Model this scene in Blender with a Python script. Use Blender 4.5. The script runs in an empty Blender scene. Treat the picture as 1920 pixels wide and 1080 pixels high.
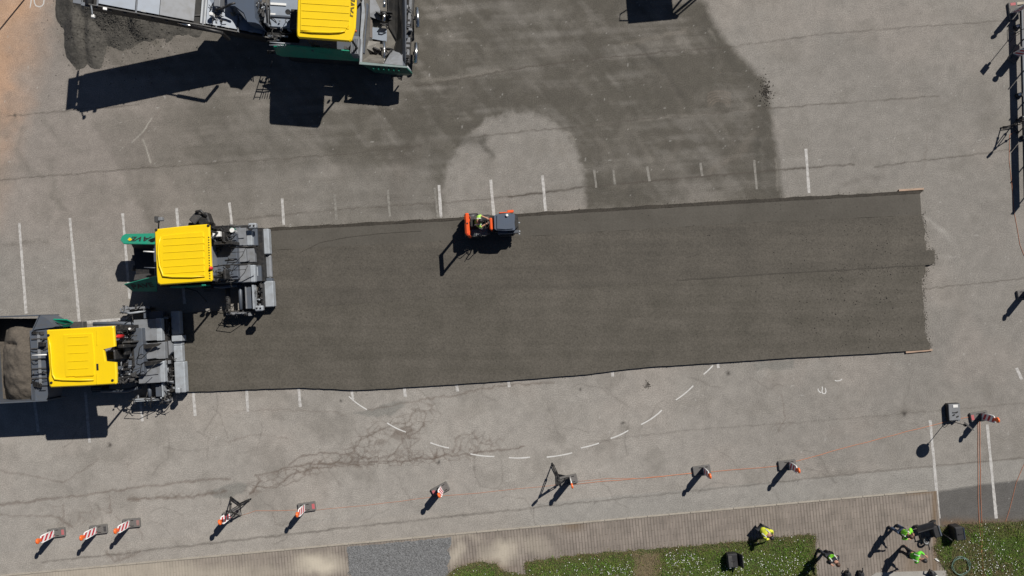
import bpy, bmesh, math, random
import numpy as np
from mathutils import Vector, Matrix, Quaternion

random.seed(7)
rng = np.random.default_rng(11)
scn = bpy.context.scene
COL = scn.collection

# ------------------------------------------------------------------ camera, sky, sun, exposure
F = 1500.0                                   # focal length in photo pixels (1920 wide)
CAM = Vector((0.5, -0.75, 37.5))
cam_d = bpy.data.cameras.new('drone_camera')
cam = bpy.data.objects.new('drone_camera', cam_d); COL.objects.link(cam)
cam.location = CAM
cam.rotation_mode = 'QUATERNION'
FWD = (-CAM).normalized(); RIGHT = FWD.cross(Vector((0, 1, 0))).normalized(); UP = RIGHT.cross(FWD)
cam.rotation_quaternion = Matrix((RIGHT, UP, -FWD)).transposed().to_quaternion()
cam_d.sensor_width = 36.0
cam_d.lens = 36.0 * F / 1920.0
cam_d.clip_end = 2000
scn.camera = cam

SHV = Vector((-0.635, -0.785, -1.0))         # way the sunlight travels
world = bpy.data.worlds.new('World'); scn.world = world; world.use_nodes = True
nt = world.node_tree
bg = nt.nodes['Background']
sky = nt.nodes.new('ShaderNodeTexSky'); sky.sky_type = 'NISHITA'
sky.sun_disc = False
sky.sun_elevation = math.atan2(1.0, math.hypot(SHV.x, SHV.y))
sky.sun_rotation = math.atan2(-SHV.x, -SHV.y)
nt.links.new(sky.outputs[0], bg.inputs['Color'])
sky.air_density = 0.45; sky.dust_density = 0.2; sky.ozone_density = 1.5
bg.inputs['Strength'].default_value = 0.05
sun_d = bpy.data.lights.new('sun', 'SUN'); sun_d.energy = 5.0; sun_d.angle = math.radians(0.5)
sun_d.color = (1.0, 0.955, 0.89)
sun = bpy.data.objects.new('sun', sun_d); COL.objects.link(sun)
sun.location = (20, 25, 60)
sun.rotation_mode = 'QUATERNION'
sun.rotation_quaternion = SHV.to_track_quat('-Z', 'Y')
scn.view_settings.view_transform = 'Standard'
scn.view_settings.look = 'None'
scn.view_settings.gamma = 1.0
scn.view_settings.use_curve_mapping = False
scn.view_settings.exposure = 0.17
EXPO = 1.40                                   # lit horizontal radiance per unit albedo (for albedo picking)

# ------------------------------------------------------------------ pixel helpers
def P(px, py, z=0.0):
    d = RIGHT * ((px - 960) / F) + UP * ((540 - py) / F) + FWD
    t = (z - CAM.z) / d.z
    return CAM + d * t
def to_px(X, Y):
    dx, dy, dz = X - CAM.x, Y - CAM.y, -CAM.z
    xc = dx*RIGHT.x + dy*RIGHT.y + dz*RIGHT.z
    yc = dx*UP.x + dy*UP.y + dz*UP.z
    zc = dx*FWD.x + dy*FWD.y + dz*FWD.z
    return 960 + F*xc/zc, 540 - F*yc/zc
def lin(c):
    out = []
    for v in c:
        v /= 255.0
        out.append(v/12.92 if v <= 0.04045 else ((v+0.055)/1.055)**2.4)
    return out
def alb(r, g, b):
    return tuple(v/EXPO for v in lin((r, g, b)))

# ------------------------------------------------------------------ materials
MATS = {}
def mat(name, color, rough=0.6, metal=0.0, dirt=0.12, dscale=3.0, dcol=None, bump=0.0, bscale=40.0, fine=0.0, fscale=25.0, spec=0.5):
    if name in MATS: return MATS[name]
    m = bpy.data.materials.new(name); m.use_nodes = True
    t = m.node_tree; n = t.nodes; L = t.links
    b = n['Principled BSDF']
    b.inputs['Roughness'].default_value = rough
    b.inputs['Metallic'].default_value = metal
    b.inputs['Specular IOR Level'].default_value = spec
    geo = n.new('ShaderNodeNewGeometry')
    nz = n.new('ShaderNodeTexNoise'); nz.inputs['Scale'].default_value = dscale; nz.inputs['Detail'].default_value = 5
    L.new(geo.outputs['Position'], nz.inputs['Vector'])
    rp = n.new('ShaderNodeMapRange'); rp.inputs['From Min'].default_value = 0.42; rp.inputs['From Max'].default_value = 0.72
    rp.inputs['To Max'].default_value = dirt
    L.new(nz.outputs['Fac'], rp.inputs['Value'])
    mx = n.new('ShaderNodeMix'); mx.data_type = 'RGBA'
    mx.inputs[6].default_value = (*color, 1)
    mx.inputs[7].default_value = (*(dcol or (0.09, 0.08, 0.065)), 1)
    L.new(rp.outputs['Result'], mx.inputs[0])
    out = mx.outputs[2]
    if fine > 0:
        nf = n.new('ShaderNodeTexNoise'); nf.inputs['Scale'].default_value = fscale; nf.inputs['Detail'].default_value = 3
        L.new(geo.outputs['Position'], nf.inputs['Vector'])
        mr = n.new('ShaderNodeMapRange'); mr.inputs['From Min'].default_value = 0.25; mr.inputs['From Max'].default_value = 0.75
        mr.inputs['To Min'].default_value = 1 - fine; mr.inputs['To Max'].default_value = 1 + fine
        L.new(nf.outputs['Fac'], mr.inputs['Value'])
        mm = n.new('ShaderNodeVectorMath'); mm.operation = 'SCALE'
        L.new(out, mm.inputs[0]); L.new(mr.outputs['Result'], mm.inputs['Scale'])
        out = mm.outputs[0]
    L.new(out, b.inputs['Base Color'])
    if bump > 0:
        nb = n.new('ShaderNodeTexNoise'); nb.inputs['Scale'].default_value = bscale; nb.inputs['Detail'].default_value = 4
        L.new(geo.outputs['Position'], nb.inputs['Vector'])
        bp = n.new('ShaderNodeBump'); bp.inputs['Strength'].default_value = bump; bp.inputs['Distance'].default_value = 0.02
        L.new(nb.outputs['Fac'], bp.inputs['Height']); L.new(bp.outputs[0], b.inputs['Normal'])
    MATS[name] = m
    return m

YEL = mat('yellow_paint', (0.78, 0.535, 0.004), 0.42, dirt=0.10, dscale=1.6, dcol=(0.45, 0.30, 0.02))
GRN = mat('teal_green_paint', (0.004, 0.21, 0.13), 0.4, dirt=0.25)
SLATE = mat('slate_grey_paint', (0.075, 0.088, 0.11), 0.5, dirt=0.35, dscale=5)
STEEL = mat('grey_painted_steel', (0.185, 0.195, 0.21), 0.5, dirt=0.45, dscale=4, dcol=(0.10, 0.095, 0.085))
LSTEEL = mat('pale_grey_steel', (0.30, 0.325, 0.35), 0.45, dirt=0.4, dscale=4, dcol=(0.14, 0.13, 0.12))
DSTEEL = mat('dark_worn_steel', (0.045, 0.045, 0.046), 0.55, dirt=0.5, dscale=7, dcol=(0.10, 0.09, 0.08))
BLACK = mat('black_paint', (0.012, 0.012, 0.013), 0.5, dirt=0.3, dscale=8)
RUB = mat('black_rubber', (0.016, 0.016, 0.016), 0.8, dirt=0.3)
WORN = mat('hopper_worn_steel', (0.17, 0.16, 0.14), 0.45, metal=0.2, dirt=0.6, dscale=3, dcol=(0.06, 0.055, 0.05))
CHROME = mat('bright_steel', (0.62, 0.62, 0.6), 0.25, metal=1.0, dirt=0.1)
BLUEST = mat('light_blue_grey_cover', (0.24, 0.275, 0.325), 0.42, dirt=0.25, dscale=2.5, dcol=(0.13, 0.13, 0.13))
WHITE = mat('white_paint', (0.72, 0.72, 0.70), 0.5, dirt=0.15)
ORG = mat('orange_paint', (0.70, 0.085, 0.012), 0.45, dirt=0.12)
HOOD = mat('blue_grey_hood', (0.075, 0.095, 0.13), 0.4, dirt=0.12)
RED = mat('red_paint', (0.55, 0.02, 0.02), 0.45, dirt=0.1)
ASPH = mat('hot_asphalt_mix', (0.062, 0.054, 0.045), 0.9, dirt=0.5, dscale=2.5, dcol=(0.035, 0.03, 0.026), bump=0.9, bscale=30, fine=0.35, fscale=14)
HEAPM = mat('asphalt_heap_mix', (0.072, 0.067, 0.058), 0.95, dirt=0.7, dscale=1.1, dcol=(0.042, 0.039, 0.034), bump=1.0, bscale=18, fine=0.4, fscale=10)
LAMP = mat('orange_lamp_lens', (0.75, 0.13, 0.02), 0.3, dirt=0.05)
PLATE = mat('recycled_rubber_grey', (0.12, 0.115, 0.11), 0.85, dirt=0.4, fine=0.2)
PINK = mat('faded_red_patch', (0.42, 0.10, 0.11), 0.8, dirt=0.4, dcol=(0.2, 0.15, 0.14))
CORD = mat('orange_cord_fibre', (0.50, 0.19, 0.10), 0.8, dirt=0.35, dscale=1.2, dcol=(0.3, 0.18, 0.12))
WOOD = mat('pale_wood', (0.36, 0.25, 0.18), 0.8, dirt=0.3)
SKIN = mat('skin', (0.42, 0.22, 0.15), 0.6, dirt=0.05)
HAIRB = mat('dark_hair', (0.012, 0.010, 0.009), 0.6, dirt=0.05)
HAIRR = mat('brown_hair', (0.06, 0.028, 0.015), 0.6, dirt=0.05)
LIME = mat('lime_hi_vis', (0.19, 0.62, 0.02), 0.75, dirt=0.12, dcol=(0.1, 0.3, 0.02))
YVIS = mat('yellow_hi_vis', (0.62, 0.66, 0.04), 0.75, dirt=0.12, dcol=(0.4, 0.4, 0.05))
NAVY = mat('dark_navy_cloth', (0.012, 0.014, 0.02), 0.85, dirt=0.05)
JEAN = mat('blue_denim', (0.035, 0.06, 0.11), 0.85, dirt=0.1)
REFL = mat('reflective_tape', (0.62, 0.62, 0.58), 0.4, dirt=0.05)
CASE = mat('black_case', (0.018, 0.018, 0.02), 0.55, dirt=0.15)
CONC = mat('pale_concrete', (0.30, 0.285, 0.26), 0.9, dirt=0.4, dscale=2, dcol=(0.2, 0.19, 0.17), bump=0.3, fine=0.12)
KERB = mat('kerb_concrete', (0.31, 0.28, 0.235), 0.9, dirt=0.5, dscale=3, dcol=(0.2, 0.175, 0.14), bump=0.3, fine=0.15)
PAINT = mat('worn_white_line_paint', (0.43, 0.42, 0.405), 0.8, dirt=0.8, dscale=7, dcol=(0.22, 0.205, 0.19), fine=0.18, fscale=30)
CHALK = mat('white_chalk_spray', (0.52, 0.515, 0.50), 0.85, dirt=0.4, dscale=6, dcol=(0.3, 0.29, 0.27))
HOSEM = mat('pale_green_hose', (0.10, 0.17, 0.14), 0.5, dirt=0.2)

# ------------------------------------------------------------------ mesh builder
class MB:
    def __init__(s): s.v = []; s.f = []
    def add(s, vs, fs):
        o = len(s.v); s.v += [tuple(x) for x in vs]; s.f += [tuple(i+o for i in f) for f in fs]; return s
    def prism(s, low, top):
        n = len(low)
        fs = [tuple(range(n-1, -1, -1)), tuple(range(n, 2*n))]
        for i in range(n):
            j = (i+1) % n
            fs.append((i, j, n+j, n+i))
        return s.add(list(low)+list(top), fs)
    def box(s, c, size, rz=0.0, rot=None):
        hx, hy, hz = size[0]/2, size[1]/2, size[2]/2
        R = rot if rot is not None else Matrix.Rotation(rz, 3, 'Z')
        c = Vector(c)
        lo = [c + R @ Vector((x, y, -hz)) for x, y in ((-hx,-hy),(hx,-hy),(hx,hy),(-hx,hy))]
        hi = [c + R @ Vector((x, y, hz)) for x, y in ((-hx,-hy),(hx,-hy),(hx,hy),(-hx,hy))]
        return s.prism(lo, hi)
    def bbox(s, c, size, rz=0.0, b=0.02):           # chamfered box (top edges and corners)
        hx, hy, hz = size[0]/2, size[1]/2, size[2]/2
        R = Matrix.Rotation(rz, 3, 'Z'); c = Vector(c)
        b = min(b, hx*0.6, hy*0.6, hz*1.2)
        def ring(ix, z, k):
            x, y = hx-ix, hy-ix
            pts = [(-x+k,-y),(x-k,-y),(x,-y+k),(x,y-k),(x-k,y),(-x+k,y),(-x,y-k),(-x,-y+k)]
            return [c + R @ Vector((p[0], p[1], z)) for p in pts]
        r0, r1, r2 = ring(0, -hz, b), ring(0, hz-b, b), ring(b, hz, b*0.6)
        n = 8; vs = r0+r1+r2; fs = [tuple(range(7,-1,-1)), tuple(range(16,24))]
        for k in (0, 8):
            for i in range(n):
                j = (i+1) % n; fs.append((k+i, k+j, k+n+j, k+n+i))
        return s.add(vs, fs)
    def tube(s, pts, r, n=7, cap=True):
        pts = [Vector(p) for p in pts]; m = len(pts)
        rs = r if isinstance(r, (list, tuple)) else [r]*m
        vs = []; prev = None
        for i, p in enumerate(pts):
            d = (pts[min(i+1, m-1)] - pts[max(i-1, 0)])
            d = d.normalized() if d.length > 1e-9 else Vector((0,0,1))
            if prev is None:
                a = Vector((0,0,1)) if abs(d.z) < 0.9 else Vector((1,0,0))
                u = d.cross(a).normalized()
            else:
                u = (prev - d*prev.dot(d)).normalized()
            prev = u; w = d.cross(u)
            for k in range(n):
                a = 2*math.pi*k/n
                vs.append(p + (u*math.cos(a) + w*math.sin(a))*rs[i])
        fs = []
        for i in range(m-1):
            for k in range(n):
                k2 = (k+1) % n
                fs.append((i*n+k, i*n+k2, (i+1)*n+k2, (i+1)*n+k))
        if cap:
            fs.append(tuple(range(n-1, -1, -1))); fs.append(tuple((m-1)*n+k for k in range(n)))
        return s.add(vs, fs)
    def lathe(s, c, prof, n=16, axis=None):          # prof: (radius, height) list about z through c, or about axis
        c = Vector(c); R = Matrix.Identity(3)
        if axis is not None: R = Vector(axis).to_track_quat('Z', 'Y').to_matrix()
        vs = []
        for r, h in prof:
            for k in range(n):
                a = 2*math.pi*k/n; vs.append(c + R @ Vector((r*math.cos(a), r*math.sin(a), h)))
        fs = []; m = len(prof)
        for i in range(m-1):
            for k in range(n):
                k2 = (k+1) % n; fs.append((i*n+k, i*n+k2, (i+1)*n+k2, (i+1)*n+k))
        fs.append(tuple(range(n-1,-1,-1))); fs.append(tuple((m-1)*n+k for k in range(n)))
        return s.add(vs, fs)
    def torus(s, c, R, r, axis=(0,0,1), n=18, m=6):
        Q = Vector(axis).to_track_quat('Z', 'Y').to_matrix(); c = Vector(c)
        vs = []; fs = []
        for i in range(n):
            a = 2*math.pi*i/n
            for k in range(m):
                b = 2*math.pi*k/m
                vs.append(c + Q @ Vector(((R+r*math.cos(b))*math.cos(a), (R+r*math.cos(b))*math.sin(a), r*math.sin(b))))
        for i in range(n):
            for k in range(m):
                i2, k2 = (i+1) % n, (k+1) % m
                fs.append((i*m+k, i2*m+k, i2*m+k2, i*m+k2))
        return s.add(vs, fs)
    def build(s, name, material, parent=None, smooth=False, props=None):
        off = parent_loc(parent) if parent is not None else Vector((0,0,0))
        me = bpy.data.meshes.new(name)
        me.from_pydata([(v[0]-off.x, v[1]-off.y, v[2]-off.z) for v in s.v], [], s.f)
        me.materials.append(material)
        bm = bmesh.new(); bm.from_mesh(me)
        bmesh.ops.recalc_face_normals(bm, faces=bm.faces)
        bm.to_mesh(me); bm.free()
        if smooth:
            me.polygons.foreach_set('use_smooth', [True]*len(me.polygons))
        o = bpy.data.objects.new(name, me); COL.objects.link(o)
        if parent is not None: o.parent = parent
        return o
LOCS = {}
def parent_loc(o):
    v = Vector((0,0,0))
    while o is not None:
        v += o.location; o = o.parent
    return v
def empty(name, loc, label=None, cat=None, group=None):
    o = bpy.data.objects.new(name, None); COL.objects.link(o); o.location = loc
    o.empty_display_size = 0.3
    if label: o['label'] = label
    if cat: o['category'] = cat
    if group: o['group'] = group
    return o
def tag(o, label=None, cat=None, group=None, kind=None):
    if label: o['label'] = label
    if cat: o['category'] = cat
    if group: o['group'] = group
    if kind: o['kind'] = kind
    return o
def recenter(o):
    """put a top-level mesh's origin at the middle of its base"""
    me = o.data; n = len(me.vertices); a = np.empty(n*3); me.vertices.foreach_get('co', a); a = a.reshape(-1, 3)
    c = np.array([(a[:,0].min()+a[:,0].max())/2, (a[:,1].min()+a[:,1].max())/2, a[:,2].min()])
    me.vertices.foreach_set('co', (a - c).ravel()); me.update()
    o.location = Vector(c) + o.location
    return o
def copy_tree(o, parent=None):
    c = o.copy(); COL.objects.link(c); c.parent = parent
    for ch in list(o.children):
        if not ch.name.startswith('base_mark'): copy_tree(ch, c)
    return c

# ------------------------------------------------------------------ numpy noise and masks
def vnoise(x, y, seed):
    r = np.random.default_rng(seed); N = 256
    g = r.random((N, N))
    xi = np.floor(x).astype(int); yi = np.floor(y).astype(int)
    fx = x - xi; fy = y - yi
    fx = fx*fx*(3-2*fx); fy = fy*fy*(3-2*fy)
    a = g[xi % N, yi % N]; b = g[(xi+1) % N, yi % N]; c = g[xi % N, (yi+1) % N]; d = g[(xi+1) % N, (yi+1) % N]
    return (a*(1-fx)+b*fx)*(1-fy) + (c*(1-fx)+d*fx)*fy
def fbm(x, y, seed, octv=4):
    s = 0; a = 0.5; t = 0
    for i in range(octv):
        s = s + a*vnoise(x + 17.3*i, y + 5.1*i, seed+i); t += a; a *= 0.5
        x, y = (0.8*x - 0.6*y)*2.03, (0.6*x + 0.8*y)*2.03
    return s/t
def seg_dist(x, y, pts, closed=False):
    d = np.full(x.shape, 1e9)
    n = len(pts)
    for i in range(n if closed else n-1):
        ax, ay = pts[i]; bx, by = pts[(i+1) % n]
        vx, vy = bx-ax, by-ay; L2 = vx*vx+vy*vy + 1e-9
        t = np.clip(((x-ax)*vx+(y-ay)*vy)/L2, 0, 1)
        d = np.minimum(d, np.hypot(x-ax-t*vx, y-ay-t*vy))
    return d
def poly_mask(x, y, pts, soft):
    inside = np.zeros(x.shape, bool); n = len(pts)
    for i in range(n):
        ax, ay = pts[i]; bx, by = pts[(i+1) % n]
        c = ((ay > y) != (by > y))
        with np.errstate(divide='ignore', invalid='ignore'):
            xx = (bx-ax)*(y-ay)/((by-ay) if by != ay else 1e-9) + ax
        inside ^= c & (x < xx)
    d = seg_dist(x, y, pts, True); d = np.where(inside, d, -d)
    t = np.clip(d/(2*soft)+0.5, 0, 1)
    return t*t*(3-2*t)

KERB_A = math.atan(0.0917)                      # slope of the kerb line in the photo
def kerb_y(px): return 1078 - 0.0917*px         # photo y of the kerb line

# ================================================================== SETTING
# ------------------------------------------------------------------ ground sheet with its stains, patches and cracks
def make_ground():
    fx = np.arange(-26.5, 26.5, 0.05); fy = np.arange(-15.5, 15.5, 0.05)
    xs = np.concatenate([[-400, -120, -50], fx, [27, 50, 120, 400]])
    ys = np.concatenate([[-400, -120, -40], fy, [16, 40, 120, 400]])
    X, Y = np.meshgrid(xs, ys)
    px, py = to_px(X, Y)
    wx = (fbm(X*0.9, Y*0.9, 3)-0.5)*36; wy = (fbm(X*0.9+50, Y*0.9, 4)-0.5)*36      # warp in photo pixels
    fxw = (fbm(X*4, Y*4, 5, 3)-0.5)*9; fyw = (fbm(X*4+31, Y*4, 6, 3)-0.5)*9
    x1, y1 = px+wx, py+wy; x2, y2 = px+fxw, py+fyw
    C = np.zeros(X.shape+(3,))
    NZ77, NZ79, NZ83 = fbm(X*3, Y*3, 77), fbm(X*2.2, Y*2.2, 79), fbm(X*1.8, Y*1.8, 83)
    def A(*c): return np.array(alb(*c))
    # broad tone: pale at the bottom, greyer to the right, rusty in the top left corner
    C[:] = A(150, 144, 137)
    def blend(m, col):
        m = np.clip(m, 0, 1); k = m > .002
        C[k] = C[k]*(1-m[k][:, None]) + np.array(col)*m[k][:, None]
    sm = lambda v, a, b: np.clip((v-a)/(b-a), 0, 1)**2*(3-2*np.clip((v-a)/(b-a), 0, 1))
    blend(sm(y1, 620, 820)*0.85, A(168, 161, 153))
    blend(sm(x1, 1100, 1600)*0.8, A(145, 139, 132))
    blend((1-sm(y1, 380, 520))*(1-sm(x1, 250, 620))*0.7, A(152, 142, 134))
    blend((1-sm(x1 + y1*0.30, 15, 150))*0.95*(0.55+0.6*fbm(X*1.5, Y*1.5, 21)), A(196, 158, 128))
    blend((1-sm(np.hypot(x1-5, y1-190), 20, 80))*0.5, A(200, 160, 130))
    # dust spread by the feeder and the machines in the top middle
    big = [(90, -60), (1300, -60), (1335, 40), (1385, 105), (1432, 150), (1448, 215), (1455, 280), (1470, 380), (300, 470), (230, 330), (160, 215), (130, 120)]
    st = poly_mask(px+wx*0.10+fxw*.8, py+wy*0.10+fyw*.8, big, 9)*(1-.45*poly_mask(x1, y1, [(300, 330), (820, 300), (820, 480), (300, 500)], 30))
    left_fade = .24 + .54*sm(px+wx*1.5, 170, 400) + .10*sm(px+wx*1.5, 420, 680) + .22*sm(px+wx*1.5, 600, 800)
    dust = st*left_fade
    streak = fbm((X*0.97+Y*0.06)*0.35, (Y-X*0.06)*3.2, 31)
    streak2 = fbm((X*0.75+Y*0.66)*3.0, (Y*0.75-X*0.66)*0.4, 33)
    mott = fbm(X*2.5, Y*2.5, 37, 5); tone = 0.88 + 0.5*(fbm(X*0.4, Y*0.4, 35)-0.5) + 0.8*(streak-0.5) + 0.6*(streak2-0.5) + .25*(mott-.5)
    clean = poly_mask(px+fxw*1.6+wx*0.25, py+fyw*1.6+wy*0.25,
                      [(832, 420), (828, 350), (842, 310), (866, 262), (905, 228), (950, 212), (1000, 213), (1040, 230), (1070, 258), (1088, 295), (1098, 340), (1100, 420)], 8)
    upper = sm(py, 430, 380)
    dust = np.maximum(dust, poly_mask(x1, y1, [(110, -60), (520, -60), (520, 120), (330, 150), (220, 150), (120, 110)], 22)*.8)
    dust = dust*(1-clean*(.80+.2*fbm(X*2, Y*2, 38)))*np.clip(tone, 0, 1.1)
    blend(dust*0.98, A(97, 92, 84))
    edge = np.exp(-((seg_dist(x2, y2, [(1335, 40), (1385, 105), (1432, 150), (1446, 215), (1452, 280), (1462, 370)])-14)/14)**2)*st
    blend(edge*0.5, A(84, 80, 73))
    # dark scrapes and worn light scrapes in the dusty part
    for pts, w, a, c in [([(1195, 80), (1240, 130), (1275, 180)], 7, .45, (80, 76, 70)), ([(1325, 55), (1345, 110)], 6, .35, (84, 80, 74)),
                         ([(815, 240), (812, 300), (825, 330)], 12, .4, (92, 88, 80)), ([(865, 265), (905, 262)], 9, .7, (84, 80, 73)), ([(902, 270), (922, 292)], 6, .7, (84, 80, 73)),
                         ([(790, 150), (880, 142), (935, 131)], 4, .55, (140, 133, 124)), ([(1170, 80), (1230, 70), (1290, 58)], 4, .4, (138, 130, 120)),
                         ([(1330, 320), (1385, 290), (1415, 252)], 7, .45, (126, 118, 109)), ([(800, 60), (830, 110), (850, 60)], 10, .3, (84, 80, 74)),
                         ([(1420, 260), (1425, 350)], 8, .55, (80, 77, 70)), ([(1290, 350), (1310, 300)], 6, .3, (84, 80, 74)),
                         ([(1120, 300), (1125, 360)], 10, .35, (86, 82, 75)), ([(1180, 330), (1185, 365)], 9, .4, (84, 80, 74)),
                         ([(300, 160), (330, 230), (300, 280)], 16, .35, (118, 112, 104)), ([(210, 205), (255, 240), (300, 258)], 12, .4, (112, 106, 98)),
                         ([(80, 220), (110, 262), (150, 285)], 7, .35, (124, 118, 110)), ([(30, 280), (40, 310), (80, 330)], 6, .4, (124, 118, 110)), ([(95, 300), (100, 345), (115, 390)], 7, .4, (126, 120, 112)),
                         ([(460, 330), (470, 380)], 22, .35, (112, 106, 98)), ([(530, 310), (540, 390)], 24, .3, (114, 108, 100)), ([(750, 300), (745, 390)], 24, .45, (104, 98, 91)), ([(640, 330), (630, 400)], 20, .3, (112, 106, 98)),
                         ([(460, 735), (490, 738)], 10, .45, (122, 116, 108))]:
        d = seg_dist(x2+wx*0.15, y2+wy*0.15, pts)
        blend(np.exp(-(d/w)**2)*a*(0.6+0.8*NZ77), A(*c))
    for pts, w, a in [([(1085, 237), (1230, 222), (1400, 207)], 2.2, .5), ([(1376, 172), (1384, 185), (1402, 203)], 2.5, .5), ([(1330, 58), (1343, 75)], 3, .4), ([(890, 246), (930, 226), (965, 214)], 2.5, .55), ([(1040, 232), (1068, 252), (1085, 275)], 2.5, .6),
                      ([(1155, 290), (1150, 345)], 4, .3), ([(1345, 240), (1348, 330)], 4, .25), ([(1428, 260), (1432, 320)], 3, .4), ([(1455, 300), (1458, 358)], 2, .5), ([(1062, 330), (1170, 300), (1300, 290)], 8, .2), ([(1000, 30), (1100, 45), (1200, 35)], 14, .2), ([(860, 20), (840, 80), (870, 120)], 10, .2),
                      ([(1220, 85), (1280, 78), (1340, 92)], 6, .35), ([(1290, 350), (1220, 300), (1190, 250)], 6, .2), ([(700, 160), (690, 240), (660, 300)], 14, .2), ([(780, 10), (870, 15)], 8, .2)]:
        d = seg_dist(px+fxw*.7, py+fyw*.7, pts); blend(np.exp(-(d/w)**2)*a*np.clip(NZ79*2.6-.8, 0, 1), A(152, 145, 136))
    for pts, w, a, c in [([(1740, 405), (1775, 440), (1800, 475)], 5, .6, (176, 170, 163)), ([(1745, 482), (1795, 480)], 3, .6, (178, 172, 165)), ([(1180, 690), (1120, 745), (1075, 750)], 14, .5, (170, 164, 157)), ([(1430, 700), (1500, 690), (1530, 680)], 9, .5, (168, 163, 156)), ([(1260, 745), (1350, 760)], 10, .35, (166, 158, 150)),
                         ([(1585, 345), (1625, 334), (1660, 332)], 5, .5, (112, 106, 99)), ([(1845, 190), (1850, 300)], 22, .35, (126, 120, 114)), ([(1500, 205), (1560, 120), (1700, 60)], 30, .22, (160, 153, 146)), ([(1780, 640), (1880, 760)], 30, .3, (128, 122, 116)), ([(1620, 560), (1900, 600)], 22, .22, (128, 122, 115)),
                         ([(1540, 90), (1700, 180), (1840, 240)], 26, .22, (128, 122, 115)), ([(60, 880), (260, 830), (420, 820)], 24, .25, (146, 139, 131)), ([(900, 800), (1100, 780)], 22, .3, (148, 142, 135)), ([(500, 780), (620, 800)], 20, .25, (148, 141, 133)), ([(1560, 810), (1700, 770)], 12, .3, (120, 112, 104)), ([(1690, 776), (1730, 773)], 5, .5, (110, 104, 97)),
                         ([(10, 460), (75, 450), (90, 452)], 4, .6, (112, 106, 98)), ([(60, 330), (30, 280), (45, 240)], 4, .4, (120, 113, 105)), ([(100, 340), (98, 370), (130, 400)], 5, .45, (118, 112, 104)), ([(220, 470), (240, 455)], 5, .3, (110, 104, 97))]:
        d = seg_dist(px+fxw+wx*.3, py+fyw+wy*.3, pts); blend(np.exp(-(d/w)**2)*a*np.clip(NZ83*2.4-.6, 0, 1), A(*c))
    # tyre arcs printed in the dust
    for k in range(5):
        d = np.abs(np.hypot(px-1349, (py-200)*1.3)-(14+k*6))
        m = np.exp(-(d/1.6)**2)*sm(205-py, 0, 14)*(np.abs(px-1349) < 22)
        blend(m*0.4, A(142, 128, 116))
    for cx, cy, R, a in [(1160, 230, 120, .22), (1250, 180, 150, .2), (1080, 420, 330, .14), (700, 420, 260, .12), (330, 420, 140, .15)]:
        d = np.abs(np.hypot(x2-cx, y2-cy)-R)
        blend(np.exp(-(d/5)**2)*a*sm(fbm(X*0.8, Y*0.8, cx), .4, .7)*st, A(130, 122, 113))
    # left half of the yard: pale blotches
    bl = fbm(X*0.32+9, Y*0.32, 41); blend(sm(bl, .5, .75)*0.35*(1-dust), A(166, 156, 147))
    bl = fbm(X*0.9+3, Y*0.9, 43); blend(sm(bl, .52, .78)*0.35, A(128, 122, 114))
    # smooth grey repairs
    for pts in [[(395, 925), (420, 908), (450, 903), (462, 912), (455, 925), (430, 934), (405, 934)], [(660, 775), (700, 768), (730, 755), (760, 752), (758, 765), (735, 778), (705, 782)],
                [(1408, 680), (1490, 673), (1488, 690), (1460, 694), (1440, 690), (1420, 693)]]:
        blend(poly_mask(x2, y2, pts, 3)*0.75, A(134, 131, 125))
    # gutter band along the kerb
    kd = (kerb_y(px)-py)*math.cos(KERB_A)
    band = sm(kd, -6, -3)*(1-sm(kd + fyw*0.3, 40, 43))
    blend(band*0.55*sm(px, 900, 1050), A(156, 152, 146)); blend(band*0.5*(1-sm(px, 900, 1050)), A(168, 160, 151))
    # dark asphalt patch by the grass at the bottom right
    blend(poly_mask(px+fxw*.3, py+fyw*.3, [(1758, 922), (1840, 908), (2100, 880), (2100, 1300), (1758, 1300)], 3)*0.95, A(99, 96, 93))
    blend(np.exp(-((py-982+fyw)/9)**2)*sm(px, 1755, 1770)*0.6, A(118, 92, 66))
    # loose dirt dots, oil drops
    for cx, cy, r in [(1214, 722, 4), (1168, 793, 2.5), (1088, 732, 3), (1366, 700, 4), (1696, 777, 4), (640, 752, 3), (28, 217, 3), (205, 835, 4), (822, 865, 3)]:
        blend(np.exp(-(np.hypot(x2-cx, y2-cy)/r)**2)*0.9, A(60, 56, 52))
    sp = vnoise(X*9, Y*9, 55); blend((sp > 0.972)*0.45, A(190, 186, 180))
    sp = vnoise(X*7+40, Y*7, 56); blend((sp > 0.985)*0.4, A(90, 86, 80))
    # seams and cracks
    def crack(pts, w, a, col=(90, 83, 76), jit=1.0):
        w = max(1.25, w*.72); a = min(1, a*1.15)
        lo = (min(p[0] for p in pts)-20, min(p[1] for p in pts)-20); hi = (max(p[0] for p in pts)+20, max(p[1] for p in pts)+20)
        sel = (px > lo[0]) & (px < hi[0]) & (py > lo[1]) & (py < hi[1])
        if not sel.any(): return
        d = seg_dist((px+fxw*0.55*jit)[sel], (py+fyw*0.55*jit)[sel], pts)
        m = np.exp(-(d/w)**2)*a*np.clip(0.35+1.1*fbm(X[sel]*1.6, Y[sel]*1.6, 91), 0, 1)
        C[sel] = C[sel]*(1-m[:, None]) + np.array(A(*col))*m[:, None]
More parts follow.
